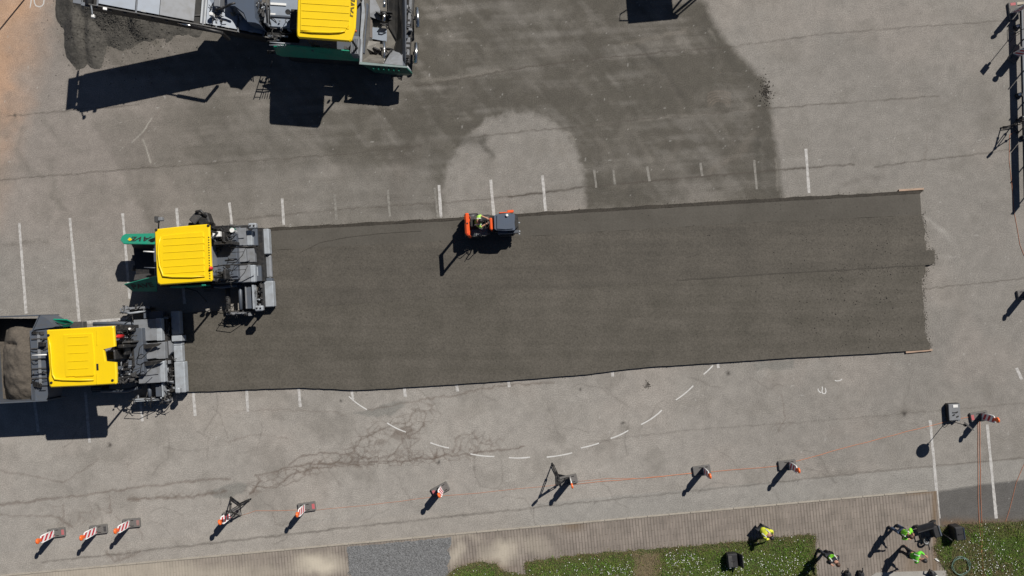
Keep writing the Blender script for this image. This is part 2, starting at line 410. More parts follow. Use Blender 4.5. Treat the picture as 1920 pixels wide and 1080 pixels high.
    seam = [([(-30, 340), (310, 312), (640, 290), (790, 274)], 1.8, .55), ([(15, 218), (150, 205), (260, 196)], 1.8, .6), ([(440, 412), (640, 392), (850, 379), (960, 369)], 1.6, .55),
            ([(955, 369), (1090, 352)], 2.6, .95), ([(1090, 352), (1250, 337), (1465, 318), (1600, 308)], 2.2, .8), ([(880, 258), (985, 246), (1080, 238), (1240, 220), (1440, 203), (1600, 192), (1760, 180)], 1.8, .6),
            ([(780, 162), (1000, 124), (1240, 97), (1370, 88)], 1.8, .7), ([(1370, 88), (1560, 62), (1890, 38)], 1.5, .5), ([(1640, 312), (1740, 300), (1910, 279)], 1.6, .6), ([(1735, 542), (1920, 522)], 1.6, .55),
            ([(1100, 830), (1290, 806), (1500, 792), (1760, 770), (1920, 755)], 2.0, .3), ([(1000, 952), (1290, 922), (1640, 884), (1920, 858)], 2.0, .5), ([(80, 1054), (300, 1030), (450, 1012), (560, 1000), (690, 985), (1000, 953)], 2.6, .55),
            ([(1000, 953), (1003, 985)], 1.6, .4)]
    for pts, w, a in seam: crack(pts, w, a)
    for pts, w, a in [([(0, 946), (130, 931), (250, 915), (330, 905), (430, 896)], 3, .6), ([(240, 936), (300, 932), (345, 934), (425, 922)], 3.2, .65), ([(0, 885), (70, 893), (120, 905), (170, 872), (185, 860)], 2.2, .4),
                      ([(120, 946), (118, 975), (135, 990), (100, 966), (30, 968), (0, 966)], 2.4, .5), ([(205, 930), (210, 960), (185, 955)], 2.4, .5), ([(215, 970), (260, 990), (268, 1012)], 2, .35), ([(200, 1035), (215, 1055), (260, 1035)], 4, .45),
                      ([(470, 925), (490, 900), (480, 893), (560, 872), (640, 868), (760, 864), (880, 850), (985, 838)], 2.4, .75), ([(475, 910), (520, 914), (545, 890), (580, 880), (640, 873), (700, 870)], 2.2, .7),
                      ([(540, 872), (560, 856), (600, 850), (640, 850), (662, 850), (668, 828), (690, 820), (720, 802)], 2.2, .7), ([(662, 850), (700, 862), (740, 852), (752, 830), (762, 812)], 2.0, .6),
                      ([(720, 802), (752, 815), (768, 848), (770, 818), (795, 800), (800, 775), (780, 765), (765, 790), (720, 800)], 2.0, .6), ([(690, 770), (760, 755), (800, 748), (870, 738), (905, 728), (960, 722), (1040, 716)], 2.2, .6),
                      ([(650, 778), (620, 772), (500, 768), (440, 772)], 1.8, .35), ([(850, 848), (855, 820), (885, 812), (900, 830), (930, 838)], 1.8, .5), ([(868, 822), (862, 845)], 1.8, .45), ([(510, 897), (530, 912), (560, 900), (575, 890)], 1.8, .5),
                      ([(575, 882), (600, 866), (620, 872), (650, 862)], 1.8, .5), ([(430, 935), (455, 945), (470, 925)], 1.8, .4), ([(510, 960), (515, 985), (590, 975)], 1.6, .35), ([(420, 830), (470, 815), (540, 822)], 1.8, .35),
                      ([(1740, 250), (1730, 330)], 1.5, .25), ([(1465, 740), (1472, 785), (1460, 810)], 1.5, .45), ([(600, 790), (700, 905)], 1.6, .15), ([(240, 870), (245, 900)], 1.5, .35), ([(265, 258), (300, 205)], 1.5, .25)]:
        crack(pts, w, a*0.9, (110, 97, 88), 1.6)
    gr_ = np.random.default_rng(23)
    for line, rad_, cell, a in [([(470, 918), (540, 888), (640, 865), (800, 858), (880, 850)], 13, 13, .75), ([(668, 845), (720, 806), (770, 795), (800, 772)], 24, 15, .6), ([(760, 850), (775, 800)], 20, 14, .55), ([(860, 825), (930, 836)], 16, 17, .5),
                                ([(110, 950), (130, 985), (200, 950)], 16, 17, .35), ([(250, 935), (425, 922)], 7, 12, .45), ([(1455, 800), (1480, 790)], 10, 11, .35), ([(205, 1045), (260, 1036)], 9, 10, .4)]:
        lo = (min(p[0] for p in line)-rad_*1.6, min(p[1] for p in line)-rad_*1.6); hi = (max(p[0] for p in line)+rad_*1.6, max(p[1] for p in line)+rad_*1.6)
        sel = (px > lo[0]) & (px < hi[0]) & (py > lo[1]) & (py < hi[1]); qx, qy = (px+fxw*.5)[sel], (py+fyw*.5)[sel]
        npt = max(6, int((hi[0]-lo[0])*(hi[1]-lo[1])/cell**2)); cx_ = gr_.uniform(lo[0], hi[0], npt); cy_ = gr_.uniform(lo[1], hi[1], npt)
        D = np.sort(np.hypot(qx[:, None]-cx_[None], (qy[:, None]-cy_[None])*1.25), axis=1)
        dd = seg_dist(qx, qy, line); zone = np.clip(1.5-dd/rad_, 0, 1)
        m = np.exp(-((D[:, 1]-D[:, 0])/1.7)**2)*zone*a*np.clip(.2+1.3*fbm(X[sel]*1.3, Y[sel]*1.3, 93), 0, 1)
        C[sel] = C[sel]*(1-m[:, None]) + np.array(A(104, 90, 80))*m[:, None]
    for pts in [[(250, 265), (270, 245), (284, 222)], [(268, 262), (276, 285), (282, 305)]]:
        crack(pts, 1.4, .7, (188, 182, 172), .6)
    rr = np.random.default_rng(5)
    for k in range(60):                                   # hairline cracks all over the old surface
        x0, y0 = rr.uniform(0, 1920), rr.uniform(640, 1000); a = rr.uniform(-.5, .4) + (1.5 if rr.random() < .3 else 0)
        pts = [(x0, y0)]
        for i in range(5):
            a += rr.normal(0, .4); pts.append((pts[-1][0]+rr.uniform(8, 22)*math.cos(a), pts[-1][1]+rr.uniform(8, 22)*math.sin(a)))
        crack(pts, 1.3, .28)
    grain = 1 + .12*(rr.random(X.shape)-.5) + .12*(fbm(X*3.3, Y*3.3, 95, 4)-.5) + .20*(fbm(X*.45, Y*.45, 97, 4)-.5)
    C = C*grain[..., None]*np.array((0.975, 1.0, 1.015))
    C = np.clip(C, 0.01, 0.9)
    ny, nx = X.shape
    me = bpy.data.meshes.new('ground')
    co = np.stack([X, Y, np.zeros_like(X)], -1).reshape(-1, 3)
    idx = np.arange(nx*ny).reshape(ny, nx)
    q = np.stack([idx[:-1, :-1], idx[:-1, 1:], idx[1:, 1:], idx[1:, :-1]], -1).reshape(-1, 4)
    me.vertices.add(len(co)); me.vertices.foreach_set('co', co.ravel())
    me.loops.add(q.size); me.loops.foreach_set('vertex_index', q.ravel().astype(np.int32))
    me.polygons.add(len(q)); me.polygons.foreach_set('loop_start', np.arange(0, q.size, 4, dtype=np.int32))
    me.update(calc_edges=True)
    at = me.attributes.new('albedo', 'FLOAT_COLOR', 'POINT')
    at.data.foreach_set('color', np.concatenate([C.reshape(-1, 3), np.ones((nx*ny, 1))], 1).astype(np.float32).ravel())
    m = bpy.data.materials.new('old_asphalt'); m.use_nodes = True
    t = m.node_tree; n = t.nodes; L = t.links; b = n['Principled BSDF']
    b.inputs['Roughness'].default_value = 0.92; b.inputs['Specular IOR Level'].default_value = 0.25
    a = n.new('ShaderNodeAttribute'); a.attribute_name = 'albedo'
    geo = n.new('ShaderNodeNewGeometry')
    def noise(sc, det, lo, hi, f0=0.3, f1=0.7):
        z = n.new('ShaderNodeTexNoise'); z.inputs['Scale'].default_value = sc; z.inputs['Detail'].default_value = det
        L.new(geo.outputs['Position'], z.inputs['Vector'])
        r = n.new('ShaderNodeMapRange'); r.inputs['From Min'].default_value = f0; r.inputs['From Max'].default_value = f1
        r.inputs['To Min'].default_value = lo; r.inputs['To Max'].default_value = hi
        L.new(z.outputs['Fac'], r.inputs['Value']); return z, r
    z1, r1 = noise(2.2, 6, 0.92, 1.08); z2, r2 = noise(22, 4, 0.74, 1.26)
    mu = n.new('ShaderNodeMath'); mu.operation = 'MULTIPLY'; L.new(r1.outputs[0], mu.inputs[0]); L.new(r2.outputs[0], mu.inputs[1])
    sc = n.new('ShaderNodeVectorMath'); sc.operation = 'SCALE'; L.new(a.outputs['Color'], sc.inputs[0]); L.new(mu.outputs[0], sc.inputs['Scale'])
    L.new(sc.outputs[0], b.inputs['Base Color'])
    bp = n.new('ShaderNodeBump'); bp.inputs['Strength'].default_value = 0.35; bp.inputs['Distance'].default_value = 0.01
    L.new(z2.outputs['Fac'], bp.inputs['Height']); L.new(bp.outputs[0], b.inputs['Normal'])
    me.materials.append(m)
    o = bpy.data.objects.new('ground', me); COL.objects.link(o)
    tag(o, 'old grey asphalt yard, cracked and stained with dark dust', kind='structure')
make_ground()

# ------------------------------------------------------------------ flat sheets helper
def jitter_line(pts, step, amp, closed=False):
    out = []; n = len(pts)
    for i in range(n if closed else n-1):
        a = Vector(pts[i]).to_2d() if len(pts[i]) > 2 else Vector(pts[i]); b = Vector(pts[(i+1) % n])
        k = max(1, int((b-a).length/step))
        for j in range(k):
            p = a.lerp(b, j/k); out.append((p.x+random.uniform(-amp, amp), p.y+random.uniform(-amp, amp)))
    if not closed: out.append(tuple(pts[-1]))
    return out
def sheet(name, pxpts, z, material, thick=0.0, parent=None):
    top = [P(x, y, z) for x, y in pxpts]
    mb = MB()
    if thick > 0:
        mb.prism([v - Vector((0, 0, thick)) for v in top], top)
    else:
        mb.add(top, [tuple(range(len(top)))])
    o = mb.build(name, material, parent)
    if thick == 0 and o.data.polygons[0].normal.z < 0: o.data.flip_normals()
    return o
def ribbon(name, pxpts, w, z, material, kind='structure', taper=False):
    """painted stroke: list of pixels, width in metres"""
    pts = [P(x, y, z) for x, y in pxpts]; vs = []; fs = []
    for i, p in enumerate(pts):
        d = (pts[min(i+1, len(pts)-1)] - pts[max(i-1, 0)]).normalized(); s = Vector((-d.y, d.x, 0))*w/2
        j = random.uniform(.85, 1.15)
        vs += [p+s*j, p-s*j]
    for i in range(len(pts)-1): fs.append((2*i+1, 2*i+3, 2*i+2, 2*i))
    o = MB().add(vs, fs).build(name, material)
    if o.data.polygons[0].normal.z < 0: o.data.flip_normals()
    tag(o, kind=kind)
    return o

# ------------------------------------------------------------------ fresh asphalt mat in its lanes
def mat_asphalt(name, base, dark, streak, smooth):
    m = bpy.data.materials.new(name); m.use_nodes = True
    t = m.node_tree; n = t.nodes; L = t.links; b = n['Principled BSDF']
    b.inputs['Roughness'].default_value = 0.85; b.inputs['Specular IOR Level'].default_value = 0.3
    geo = n.new('ShaderNodeNewGeometry')
    mp = n.new('ShaderNodeMapping'); mp.inputs['Rotation'].default_value = (0, 0, math.radians(-3.3)); mp.inputs['Scale'].default_value = (0.10, 2.4, 1)
    L.new(geo.outputs['Position'], mp.inputs['Vector'])
    z1 = n.new('ShaderNodeTexNoise'); z1.inputs['Scale'].default_value = 1.0; z1.inputs['Detail'].default_value = 5; L.new(mp.outputs[0], z1.inputs['Vector'])
    z2 = n.new('ShaderNodeTexNoise'); z2.inputs['Scale'].default_value = 0.7; z2.inputs['Detail'].default_value = 6; L.new(geo.outputs['Position'], z2.inputs['Vector'])
    z3 = n.new('ShaderNodeTexNoise'); z3.inputs['Scale'].default_value = 15; z3.inputs['Detail'].default_value = 3; L.new(geo.outputs['Position'], z3.inputs['Vector'])
    z4 = n.new('ShaderNodeTexVoronoi'); z4.inputs['Scale'].default_value = 3.2; L.new(geo.outputs['Position'], z4.inputs['Vector'])
    ad = n.new('ShaderNodeMath'); ad.operation = 'MULTIPLY_ADD'; ad.inputs[1].default_value = streak
    L.new(z1.outputs['Fac'], ad.inputs[0]); L.new(z2.outputs['Fac'], ad.inputs[2])
    r = n.new('ShaderNodeMapRange'); r.inputs['From Min'].default_value = 0.35+0.35*streak; r.inputs['From Max'].default_value = 0.65+0.65*streak; L.new(ad.outputs[0], r.inputs['Value'])
    mx = n.new('ShaderNodeMix'); mx.data_type = 'RGBA'; mx.inputs[6].default_value = (*dark, 1); mx.inputs[7].default_value = (*base, 1)
    L.new(r.outputs[0], mx.inputs[0])
    rf = n.new('ShaderNodeMapRange'); rf.inputs['From Min'].default_value = .3; rf.inputs['From Max'].default_value = .7; rf.inputs['To Min'].default_value = 1-smooth; rf.inputs['To Max'].default_value = 1+smooth
    L.new(z3.outputs['Fac'], rf.inputs['Value'])
    # scattered open spots, more of them where the second noise is high
    rv = n.new('ShaderNodeMapRange'); rv.inputs['From Min'].default_value = 0.05; rv.inputs['From Max'].default_value = 0.13; rv.inputs['To Min'].default_value = 0.60
    L.new(z4.outputs['Distance'], rv.inputs['Value'])
    mu = n.new('ShaderNodeMath'); mu.operation = 'MULTIPLY'; L.new(rf.outputs[0], mu.inputs[0]); L.new(rv.outputs[0], mu.inputs[1])
    sc = n.new('ShaderNodeVectorMath'); sc.operation = 'SCALE'; L.new(mx.outputs[2], sc.inputs[0]); L.new(mu.outputs[0], sc.inputs['Scale'])
    L.new(sc.outputs[0], b.inputs['Base Color'])
    bp = n.new('ShaderNodeBump'); bp.inputs['Strength'].default_value = 0.4; bp.inputs['Distance'].default_value = 0.012
    L.new(z3.outputs['Fac'], bp.inputs['Height']); L.new(bp.outputs[0], b.inputs['Normal'])
    return m
M_MAT = mat_asphalt('fresh_asphalt', alb(100, 95, 87), alb(84, 80, 73), 1.0, 0.22)
M_MATB = mat_asphalt('fresh_asphalt_second_lane', alb(102, 97, 89), alb(86, 82, 74), 0.8, 0.22)
M_ROLL = mat_asphalt('rolled_asphalt', alb(98, 94, 87), alb(88, 84, 77), 0.4, 0.10)
M_EDGE = mat_asphalt('loose_edge_asphalt', alb(72, 67, 60), alb(60, 56, 50), 0.4, 0.3)
top_edge = [(486, 428), (800, 411), (1040, 396), (1400, 374), (1732, 357)]
rim_edge = [(486, 434), (800, 417), (1040, 402), (1400, 381), (1725, 363)]
roll_low = [(486, 470), (800, 454), (1040, 440), (1400, 418), (1728, 403)]
seam_ln = [(486, 580), (640, 572), (800, 560), (1050, 543), (1300, 523), (1500, 510), (1735, 497)]
bottom = [(320, 736), (400, 733.5), (500, 729), (560, 727), (610, 729), (660, 731.5), (720, 729), (800, 724), (900, 717.5), (1000, 710), (1100, 702), (1160, 694), (1220, 688), (1340, 680.5), (1480, 671), (1640, 662.5), (1744, 655)]
J = lambda p, a=1.0, s=14: jitter_line(p, s, a)
lane_a_low = jitter_line(seam_ln, 16, .7)
m0 = tag(sheet('asphalt_mat_rim', J(top_edge, 1.0) + J(rim_edge, .5)[::-1], 0.106, M_EDGE, 0.104), 'rough loose rim along the top of the fresh asphalt', kind='structure')
m1 = tag(sheet('asphalt_mat_rolled_strip', J(rim_edge, .3) + J(roll_low, .3)[::-1], 0.103, M_ROLL, 0.101), 'smooth rolled strip of the fresh asphalt', kind='structure')
right_a = [(1728, 403), (1735, 430), (1734, 452), (1737, 468), (1752, 471), (1753, 482), (1751, 494), (1737, 497)]
m2 = tag(sheet('asphalt_mat_first_lane', J(roll_low, .4) + jitter_line(right_a, 5, 1.2)[1:-1] + lane_a_low[::-1], 0.1085, M_MAT, 0.1065), 'fresh dark asphalt lane behind the upper paver', kind='structure')
right_b = [(1735, 499), (1737, 512), (1729, 520), (1731, 560), (1734, 600), (1736, 632), (1744, 645), (1744, 655)]
m3 = tag(sheet('asphalt_mat_second_lane', [(320, 588)] + [(x, y+.1) for x, y in lane_a_low] + jitter_line(right_b, 5, 1.5)[1:-1] + J(bottom, .35, 10)[::-1], 0.107, M_MATB, 0.105), 'fresh dark asphalt lane behind the lower paver', kind='structure')

# crumbs of mix along the edges of the mat, under the heap and on the yard
def stones(name, pts, rad, material, label):
    vs = []; fs = []
    for (x, y, z), r in zip(pts, rad):
        o = len(vs); j = lambda: random.uniform(.65, 1.3)*r
        vs += [(x+j(), y, z), (x, y+j(), z), (x-j(), y, z), (x, y-j(), z), (x+random.uniform(-.3, .3)*r, y, z+j()*.8)]
        fs += [(o, o+1, o+4), (o+1, o+2, o+4), (o+2, o+3, o+4), (o+3, o, o+4)]
    me = bpy.data.meshes.new(name); me.from_pydata(vs, [], fs); me.materials.append(material)
    ob = bpy.data.objects.new(name, me); COL.objects.link(ob); tag(ob, label, kind='stuff'); return ob
pts = []; rad = []
def along(line, n, spread, z=0.001, r=(.008, .03)):
    seg = [(Vector(line[i]), Vector(line[i+1])) for i in range(len(line)-1)]; Ls = [(b-a).length for a, b in seg]
    for k in range(n):
        a, b = random.choices(seg, Ls)[0]; p = a.lerp(b, random.random()) + Vector((random.gauss(0, spread), random.gauss(0, spread)))
        w = P(p.x, p.y, z); pts.append((w.x, w.y, z)); rad.append(random.uniform(*r)*random.uniform(.6, 1))
along(bottom, 900, 2.0); along(right_b, 700, 3.5); along(right_a, 500, 3.5); along(top_edge, 500, 2.0)
along(seam_ln[3:], 260, 1.4, 0.1075, (.008, .02)); along([(1560, 510), (1735, 499)], 250, 5, .1075, (.01, .03))
for k in range(420):
    x, y = random.gauss(1610, 110), random.uniform(420, 660)
    if x > 1725: continue
    w = P(x, y, .107); pts.append((w.x, w.y, .1075)); rad.append(random.uniform(.012, .04))
for k in range(260):
    a = random.uniform(0, 6.28); r = random.gauss(0, 1)
    w = P(1435+7*r*math.cos(a), 172+14*r*math.sin(a), 0.001); pts.append((w.x, w.y, 0.001)); rad.append(random.uniform(.015, .045))
for k in range(40):
    w = P(1214+random.gauss(0, 4), 722+random.gauss(0, 4), 0.001); pts.append((w.x, w.y, .001)); rad.append(random.uniform(.01, .04))
for k in range(500):
    w = P(random.uniform(20, 1900), random.uniform(20, 960), 0.001); pts.append((w.x, w.y, 0.001)); rad.append(random.uniform(.006, .02))
stones('asphalt_crumbs', pts, rad, ASPH, 'loose dark crumbs of asphalt along the mat edges')

SEAMM = mat('dark_lane_joint', alb(72, 68, 61), .9, dirt=.6, dscale=1.5, dcol=alb(90, 85, 77), fine=.3)  # dark colour of the lane joint, shared with the drag mark
ribbon('asphalt_joint', jitter_line([(1270, 526), (1300, 523.5), (1500, 510.5), (1735, 497.5)], 9, .6), .05, .1115, SEAMM)
ribbon('drag_mark', jitter_line([(562, 474), (600, 455), (650, 445), (720, 437), (790, 433)], 8, .4), .03, .1115, SEAMM)

# ------------------------------------------------------------------ painted lines and chalk marks
def pline(a, b, w=0.13): ribbon('parking_line', jitter_line([a, b], 14, .12), w, 0.004, PAINT)
for a, b in [((36, 418), (49, 588)), ((131, 409), (149, 607)), ((230, 400), (243, 560)), ((331, 390), (346, 570)), ((430, 380), (435, 425)), ((529, 372), (532, 422)), ((823, 347), (827, 408)),
             ((920, 337), (926, 404)), ((1017, 329), (1023, 396)), ((1511, 279), (1517, 362)), ((362, 734), (366, 780)), ((462, 729), (465, 772)), ((560, 726), (563, 763)), ((659, 730), (662, 750)), ((758, 726), (760, 744)),
             ((856, 720), (858, 734)), ((953, 713), (955, 726)), ((1148, 696), (1149, 706)), ((1346, 680), (1347, 690)), ((160, 735), (168, 830)), ((64, 750), (72, 810)), ((1744, 788), (1761, 972)), ((1851, 796), (1868, 972)), ((145, 606), (242, 597)), ((262, 742), (267, 790)), ((1906, 690), (1916, 712))]:
    pline(a, b)
PAINT2 = mat('half_covered_line_paint', (0.20, 0.19, 0.17), 0.85, dirt=0.9, dscale=6, dcol=(0.105, 0.097, 0.085), fine=0.2, fscale=20)
for a, b in [((627, 364), (631, 412)), ((727, 356), (731, 406)), ((1114, 318), (1118, 352)), ((1213, 312), (1218, 340)), ((1313, 305), (1317, 330)), ((1414, 300), (1419, 355)), ((815, 352), (821, 408)), ((1150, 318), (1153, 346))]:
    ribbon('parking_line', jitter_line([a, b], 10, .15), 0.11, 0.004, PAINT2)
def chalk(pts, w=0.055, name='chalk_dash'):
    return ribbon(name, pts, w, 0.004, CHALK)
def curve3(a, b, c, n=7):
    A_, B_, C_ = Vector(a), Vector(b), Vector(c)
    return [tuple(A_*(1-t)**2 + B_*2*t*(1-t) + C_*t*t) for t in [i/n for i in range(n+1)]]
for a, b, c in [((654, 743), (668, 757), (688, 768)), ((726, 793), (742, 804), (761, 810)), ((807, 830), (825, 837), (842, 840)), ((882, 851), (905, 856), (927, 856)), ((954, 858), (975, 860), (994, 857)), ((1025, 857), (1050, 855), (1073, 849)),
                ((1089, 840), (1108, 836), (1123, 831)), ((1145, 822), (1162, 817), (1178, 807)), ((1202, 796), (1225, 785), (1241, 769)), ((1267, 750), (1286, 738), (1300, 723)), ((1319, 702), (1328, 695), (1337, 685))]:
    chalk(curve3(a, b, c))
s0 = lambda x, y: (1500+x/13.5, 680+y/13.5)
chalk([s0(*p) for p in [(455, 655), (462, 700), (500, 745), (540, 760)]], .045, 'chalk_numeral')
chalk([s0(*p) for p in [(560, 605), (570, 660), (555, 720), (570, 770), (610, 790), (645, 770), (658, 720), (640, 640)]], .05, 'chalk_numeral')
chalk([s0(*p) for p in [(880, 445), (920, 462), (980, 460), (1030, 440), (1065, 415)]], .045, 'chalk_tick')
s1 = lambda x, y: (x/13.5, y/13.5)
chalk([s1(*p) for p in [(800, -160), (785, 60), (760, 195)]], .05, 'chalk_numeral')
chalk([s1(*p) for p in [(870, -120), (860, -20), (875, 80), (910, 145), (985, 172), (1060, 150), (1105, 95), (1115, 0), (1100, -120)]], .05, 'chalk_numeral')

# ------------------------------------------------------------------ paving, gravel, grass at the bottom
def paving():
    m = bpy.data.materials.new('block_paving'); m.use_nodes = True
    t = m.node_tree; n = t.nodes; L = t.links; b = n['Principled BSDF']; b.inputs['Roughness'].default_value = 0.9
    geo = n.new('ShaderNodeNewGeometry')
    mp = n.new('ShaderNodeMapping'); mp.inputs['Rotation'].default_value = (0, 0, math.pi/2 - KERB_A); L.new(geo.outputs['Position'], mp.inputs['Vector'])
    br = n.new('ShaderNodeTexBrick'); br.inputs['Scale'].default_value = 1.0
    br.inputs['Brick Width'].default_value = 0.55; br.inputs['Row Height'].default_value = 0.135; br.inputs['Mortar Size'].default_value = 0.012
    br.inputs['Color1'].default_value = (*alb(148, 138, 129), 1); br.inputs['Color2'].default_value = (*alb(138, 129, 120), 1); br.inputs['Mortar'].default_value = (*alb(130, 120, 110), 1)
    L.new(mp.outputs[0], br.inputs['Vector'])
    mp2 = n.new('ShaderNodeMapping'); mp2.inputs['Rotation'].default_value = (0, 0, -KERB_A); L.new(geo.outputs['Position'], mp2.inputs['Vector'])
    sx = n.new('ShaderNodeSeparateXYZ'); L.new(mp2.outputs[0], sx.inputs[0])
    wv = n.new('ShaderNodeMath'); wv.operation = 'MULTIPLY'; wv.inputs[1].default_value = 2*math.pi/.142; L.new(sx.outputs[0], wv.inputs[0])
    sn = n.new('ShaderNodeMath'); sn.operation = 'SINE'; L.new(wv.outputs[0], sn.inputs[0])
    rs = n.new('ShaderNodeMapRange'); rs.inputs['From Min'].default_value = .45; rs.inputs['From Max'].default_value = .95; rs.inputs['To Min'].default_value = 1.06; rs.inputs['To Max'].default_value = .70; L.new(sn.outputs[0], rs.inputs['Value'])
    at = n.new('ShaderNodeAttribute'); at.attribute_name = 'tone'
    z = n.new('ShaderNodeTexNoise'); z.inputs['Scale'].default_value = 1.6; z.inputs['Detail'].default_value = 6; L.new(geo.outputs['Position'], z.inputs['Vector'])
    r = n.new('ShaderNodeMapRange'); r.inputs['From Min'].default_value = .3; r.inputs['From Max'].default_value = .7; r.inputs['To Min'].default_value = .82; r.inputs['To Max'].default_value = 1.15; L.new(z.outputs['Fac'], r.inputs['Value'])
    sc = n.new('ShaderNodeVectorMath'); sc.operation = 'SCALE'; L.new(br.outputs['Color'], sc.inputs[0])
    m3 = n.new('ShaderNodeMath'); m3.operation = 'MULTIPLY'; L.new(r.outputs[0], m3.inputs[0]); L.new(rs.outputs[0], m3.inputs[1]); L.new(m3.outputs[0], sc.inputs['Scale'])
    sp = n.new('ShaderNodeSeparateColor'); L.new(at.outputs['Color'], sp.inputs[0])
    mx = n.new('ShaderNodeMix'); mx.data_type = 'RGBA'; L.new(sc.outputs[0], mx.inputs[6]); mx.inputs[7].default_value = (*alb(206, 196, 178), 1); L.new(sp.outputs[0], mx.inputs[0])
    mx2 = n.new('ShaderNodeMix'); mx2.data_type = 'RGBA'; L.new(mx.outputs[2], mx2.inputs[6]); mx2.inputs[7].default_value = (*alb(122, 100, 74), 1); L.new(sp.outputs[1], mx2.inputs[0])
    L.new(mx2.outputs[2], b.inputs['Base Color'])
    bp = n.new('ShaderNodeBump'); bp.inputs['Strength'].default_value = 0.5; bp.inputs['Distance'].default_value = 0.01; L.new(br.outputs['Fac'], bp.inputs['Height']); bp.invert = True
    L.new(bp.outputs[0], b.inputs['Normal'])
    A = P(-60, kerb_y(-60)+3.5); B = P(1756, kerb_y(1756)+3.5)
    u = (B-A).normalized(); v = Vector((u.y, -u.x, 0)); Lg = (B-A).length; dep = 7.0
    ns, nd = int(Lg/.1), int(dep/.1)
    S, D = np.meshgrid(np.linspace(0, Lg, ns), np.linspace(0, dep, nd))
    X = A.x + u.x*S + v.x*D; Y = A.y + u.y*S + v.y*D
    px, py = to_px(X, Y); wx = (fbm(X*1.4, Y*1.4, 61)-.5)*40; wy = (fbm(X*1.4+9, Y*1.4, 62)-.5)*40
    sand = np.zeros(X.shape)
    for cx, cy, rx, ry, a in [(600, 1062, 62, 24, 1.0), (940, 1036, 38, 20, .75), (870, 1010, 40, 10, .35), (855, 1040, 14, 22, .6), (300, 1075, 400, 22, .35), (760, 1000, 130, 10, .2), (1000, 1020, 40, 18, .3)]:
        d = np.sqrt(((px+wx-cx)/rx)**2 + ((py+wy-cy)/ry)**2); sand = np.maximum(sand, a*np.clip(1.25-d, 0, 1))
    sand += np.clip(1-px/700, 0, 1)*.3
    moss = np.zeros(X.shape)
    moss = np.maximum(moss, .8*np.exp(-((px-1752)/4)**2)); moss = np.maximum(moss, .8*np.exp(-((py-kerb_y(px)-4)/3)**2)*np.clip((px-1680)/40, 0, 1))
    moss = np.maximum(moss, .6*np.exp(-((np.hypot((px+wx*.5-1072)/22, (py-985)/9)))**2)); moss = np.maximum(moss, .5*np.exp(-((np.hypot((px+wx-1720)/40, (py+wy*.5-1055)/25)))**2))
    moss = np.maximum(moss, .5*np.exp(-((np.hypot((px+wx-910)/50, (py+wy*.5-1062)/12)))**2))
    Z = np.full(X.shape, .012)
    idx = np.arange(ns*nd).reshape(nd, ns); q = np.stack([idx[:-1, :-1], idx[:-1, 1:], idx[1:, 1:], idx[1:, :-1]], -1).reshape(-1, 4)[:, ::-1]
    me = bpy.data.meshes.new('paving'); me.from_pydata(np.stack([X, Y, Z], -1).reshape(-1, 3).tolist(), [], q.tolist())
    a = me.attributes.new('tone', 'FLOAT_COLOR', 'POINT')
    a.data.foreach_set('color', np.stack([np.clip(sand, 0, 1), np.clip(moss, 0, 1), 0*sand, 0*sand+1], -1).astype(np.float32).ravel())
    me.materials.append(m); o = bpy.data.objects.new('paving', me); COL.objects.link(o); tag(o, 'worn block paving strip below the kerb', kind='structure')
    # kerb stones, one by one
    root = empty('kerb', A, 'low pale concrete kerb between the asphalt and the paving', 'kerb')
    slen = 1.0; k = 0; proto = None
    while (k+1)*slen < Lg+.3:
        c = A + u*(k+.5)*slen - v*0.045
        if proto is None:
            proto = MB().bbox(Vector((c.x, c.y, .014)), (slen-.012, .075, .05), KERB_A, .01).build('kerb_stone', KERB, root)
        else:
            s = proto.copy(); COL.objects.link(s); s.parent = root; s.location = proto.location + u*k*slen; s.location.z += random.uniform(-.004, .004)
        k += 1
    return o
paving()
M_GRAVEL = mat('grey_gravel', alb(128, 129, 130), 0.95, dirt=0.5, dscale=5, dcol=alb(104, 104, 104), fine=.5, fscale=16, bump=1.0, bscale=18)
gpoly = [(650, kerb_y(650)+7), (845, kerb_y(845)+7), (846, 1020), (838, 1032), (846, 1045), (838, 1060), (846, 1100), (668, 1100), (655, 1070), (652, 1040)]
tag(sheet('gravel_patch', jitter_line(gpoly, 6, 1.2, True), 0.018, M_GRAVEL), 'grey gravel patch in the paving below the kerb', kind='structure')
gp = []; gr = []
for k in range(5000):
    x, y = random.uniform(652, 843), random.uniform(1005, 1095)
    if y < kerb_y(x)+8: continue
    w = P(x, y, .02); gp.append((w.x, w.y, .018)); gr.append(random.uniform(.012, .032))
stones('loose_gravel', gp, gr, M_GRAVEL, 'loose grey stones of the gravel patch')

SOIL = mat('grass_soil', (0.06, 0.075, 0.022), 0.95, dirt=0.7, dscale=4, dcol=(0.10, 0.075, 0.04), fine=.3)
GRS = mat('grass_green', (0.105, 0.205, 0.018), 0.7, dirt=0.9, dscale=1.2, dcol=(0.18, 0.225, 0.03), fine=.45, fscale=9)
DRY = mat('grass_dry', (0.20, 0.155, 0.075), 0.85, dirt=0.6, dscale=3, dcol=(0.10, 0.105, 0.035), fine=.3)
grassA = [(836, 1079), (862, 1062), (905, 1052), (930, 1058), (944, 1071), (985, 1076), (984, 1053), (1050, 1044), (1120, 1037), (1240, 1028), (1330, 1020), (1400, 1014), (1450, 1007), (1500, 1003), (1530, 1004), (1533, 1100), (836, 1100)]
grassB = [(1762, 988), (1800, 984), (1850, 981), (1950, 975), (1950, 1100), (1778, 1100), (1772, 1068), (1760, 1050), (1752, 1030)]
gA = jitter_line(grassA, 7, 2, True); gB = jitter_line(grassB, 7, 2, True)
tag(sheet('grass_soil', gA, 0.022, SOIL), 'soil of the daisy lawn beside the paving', kind='structure')
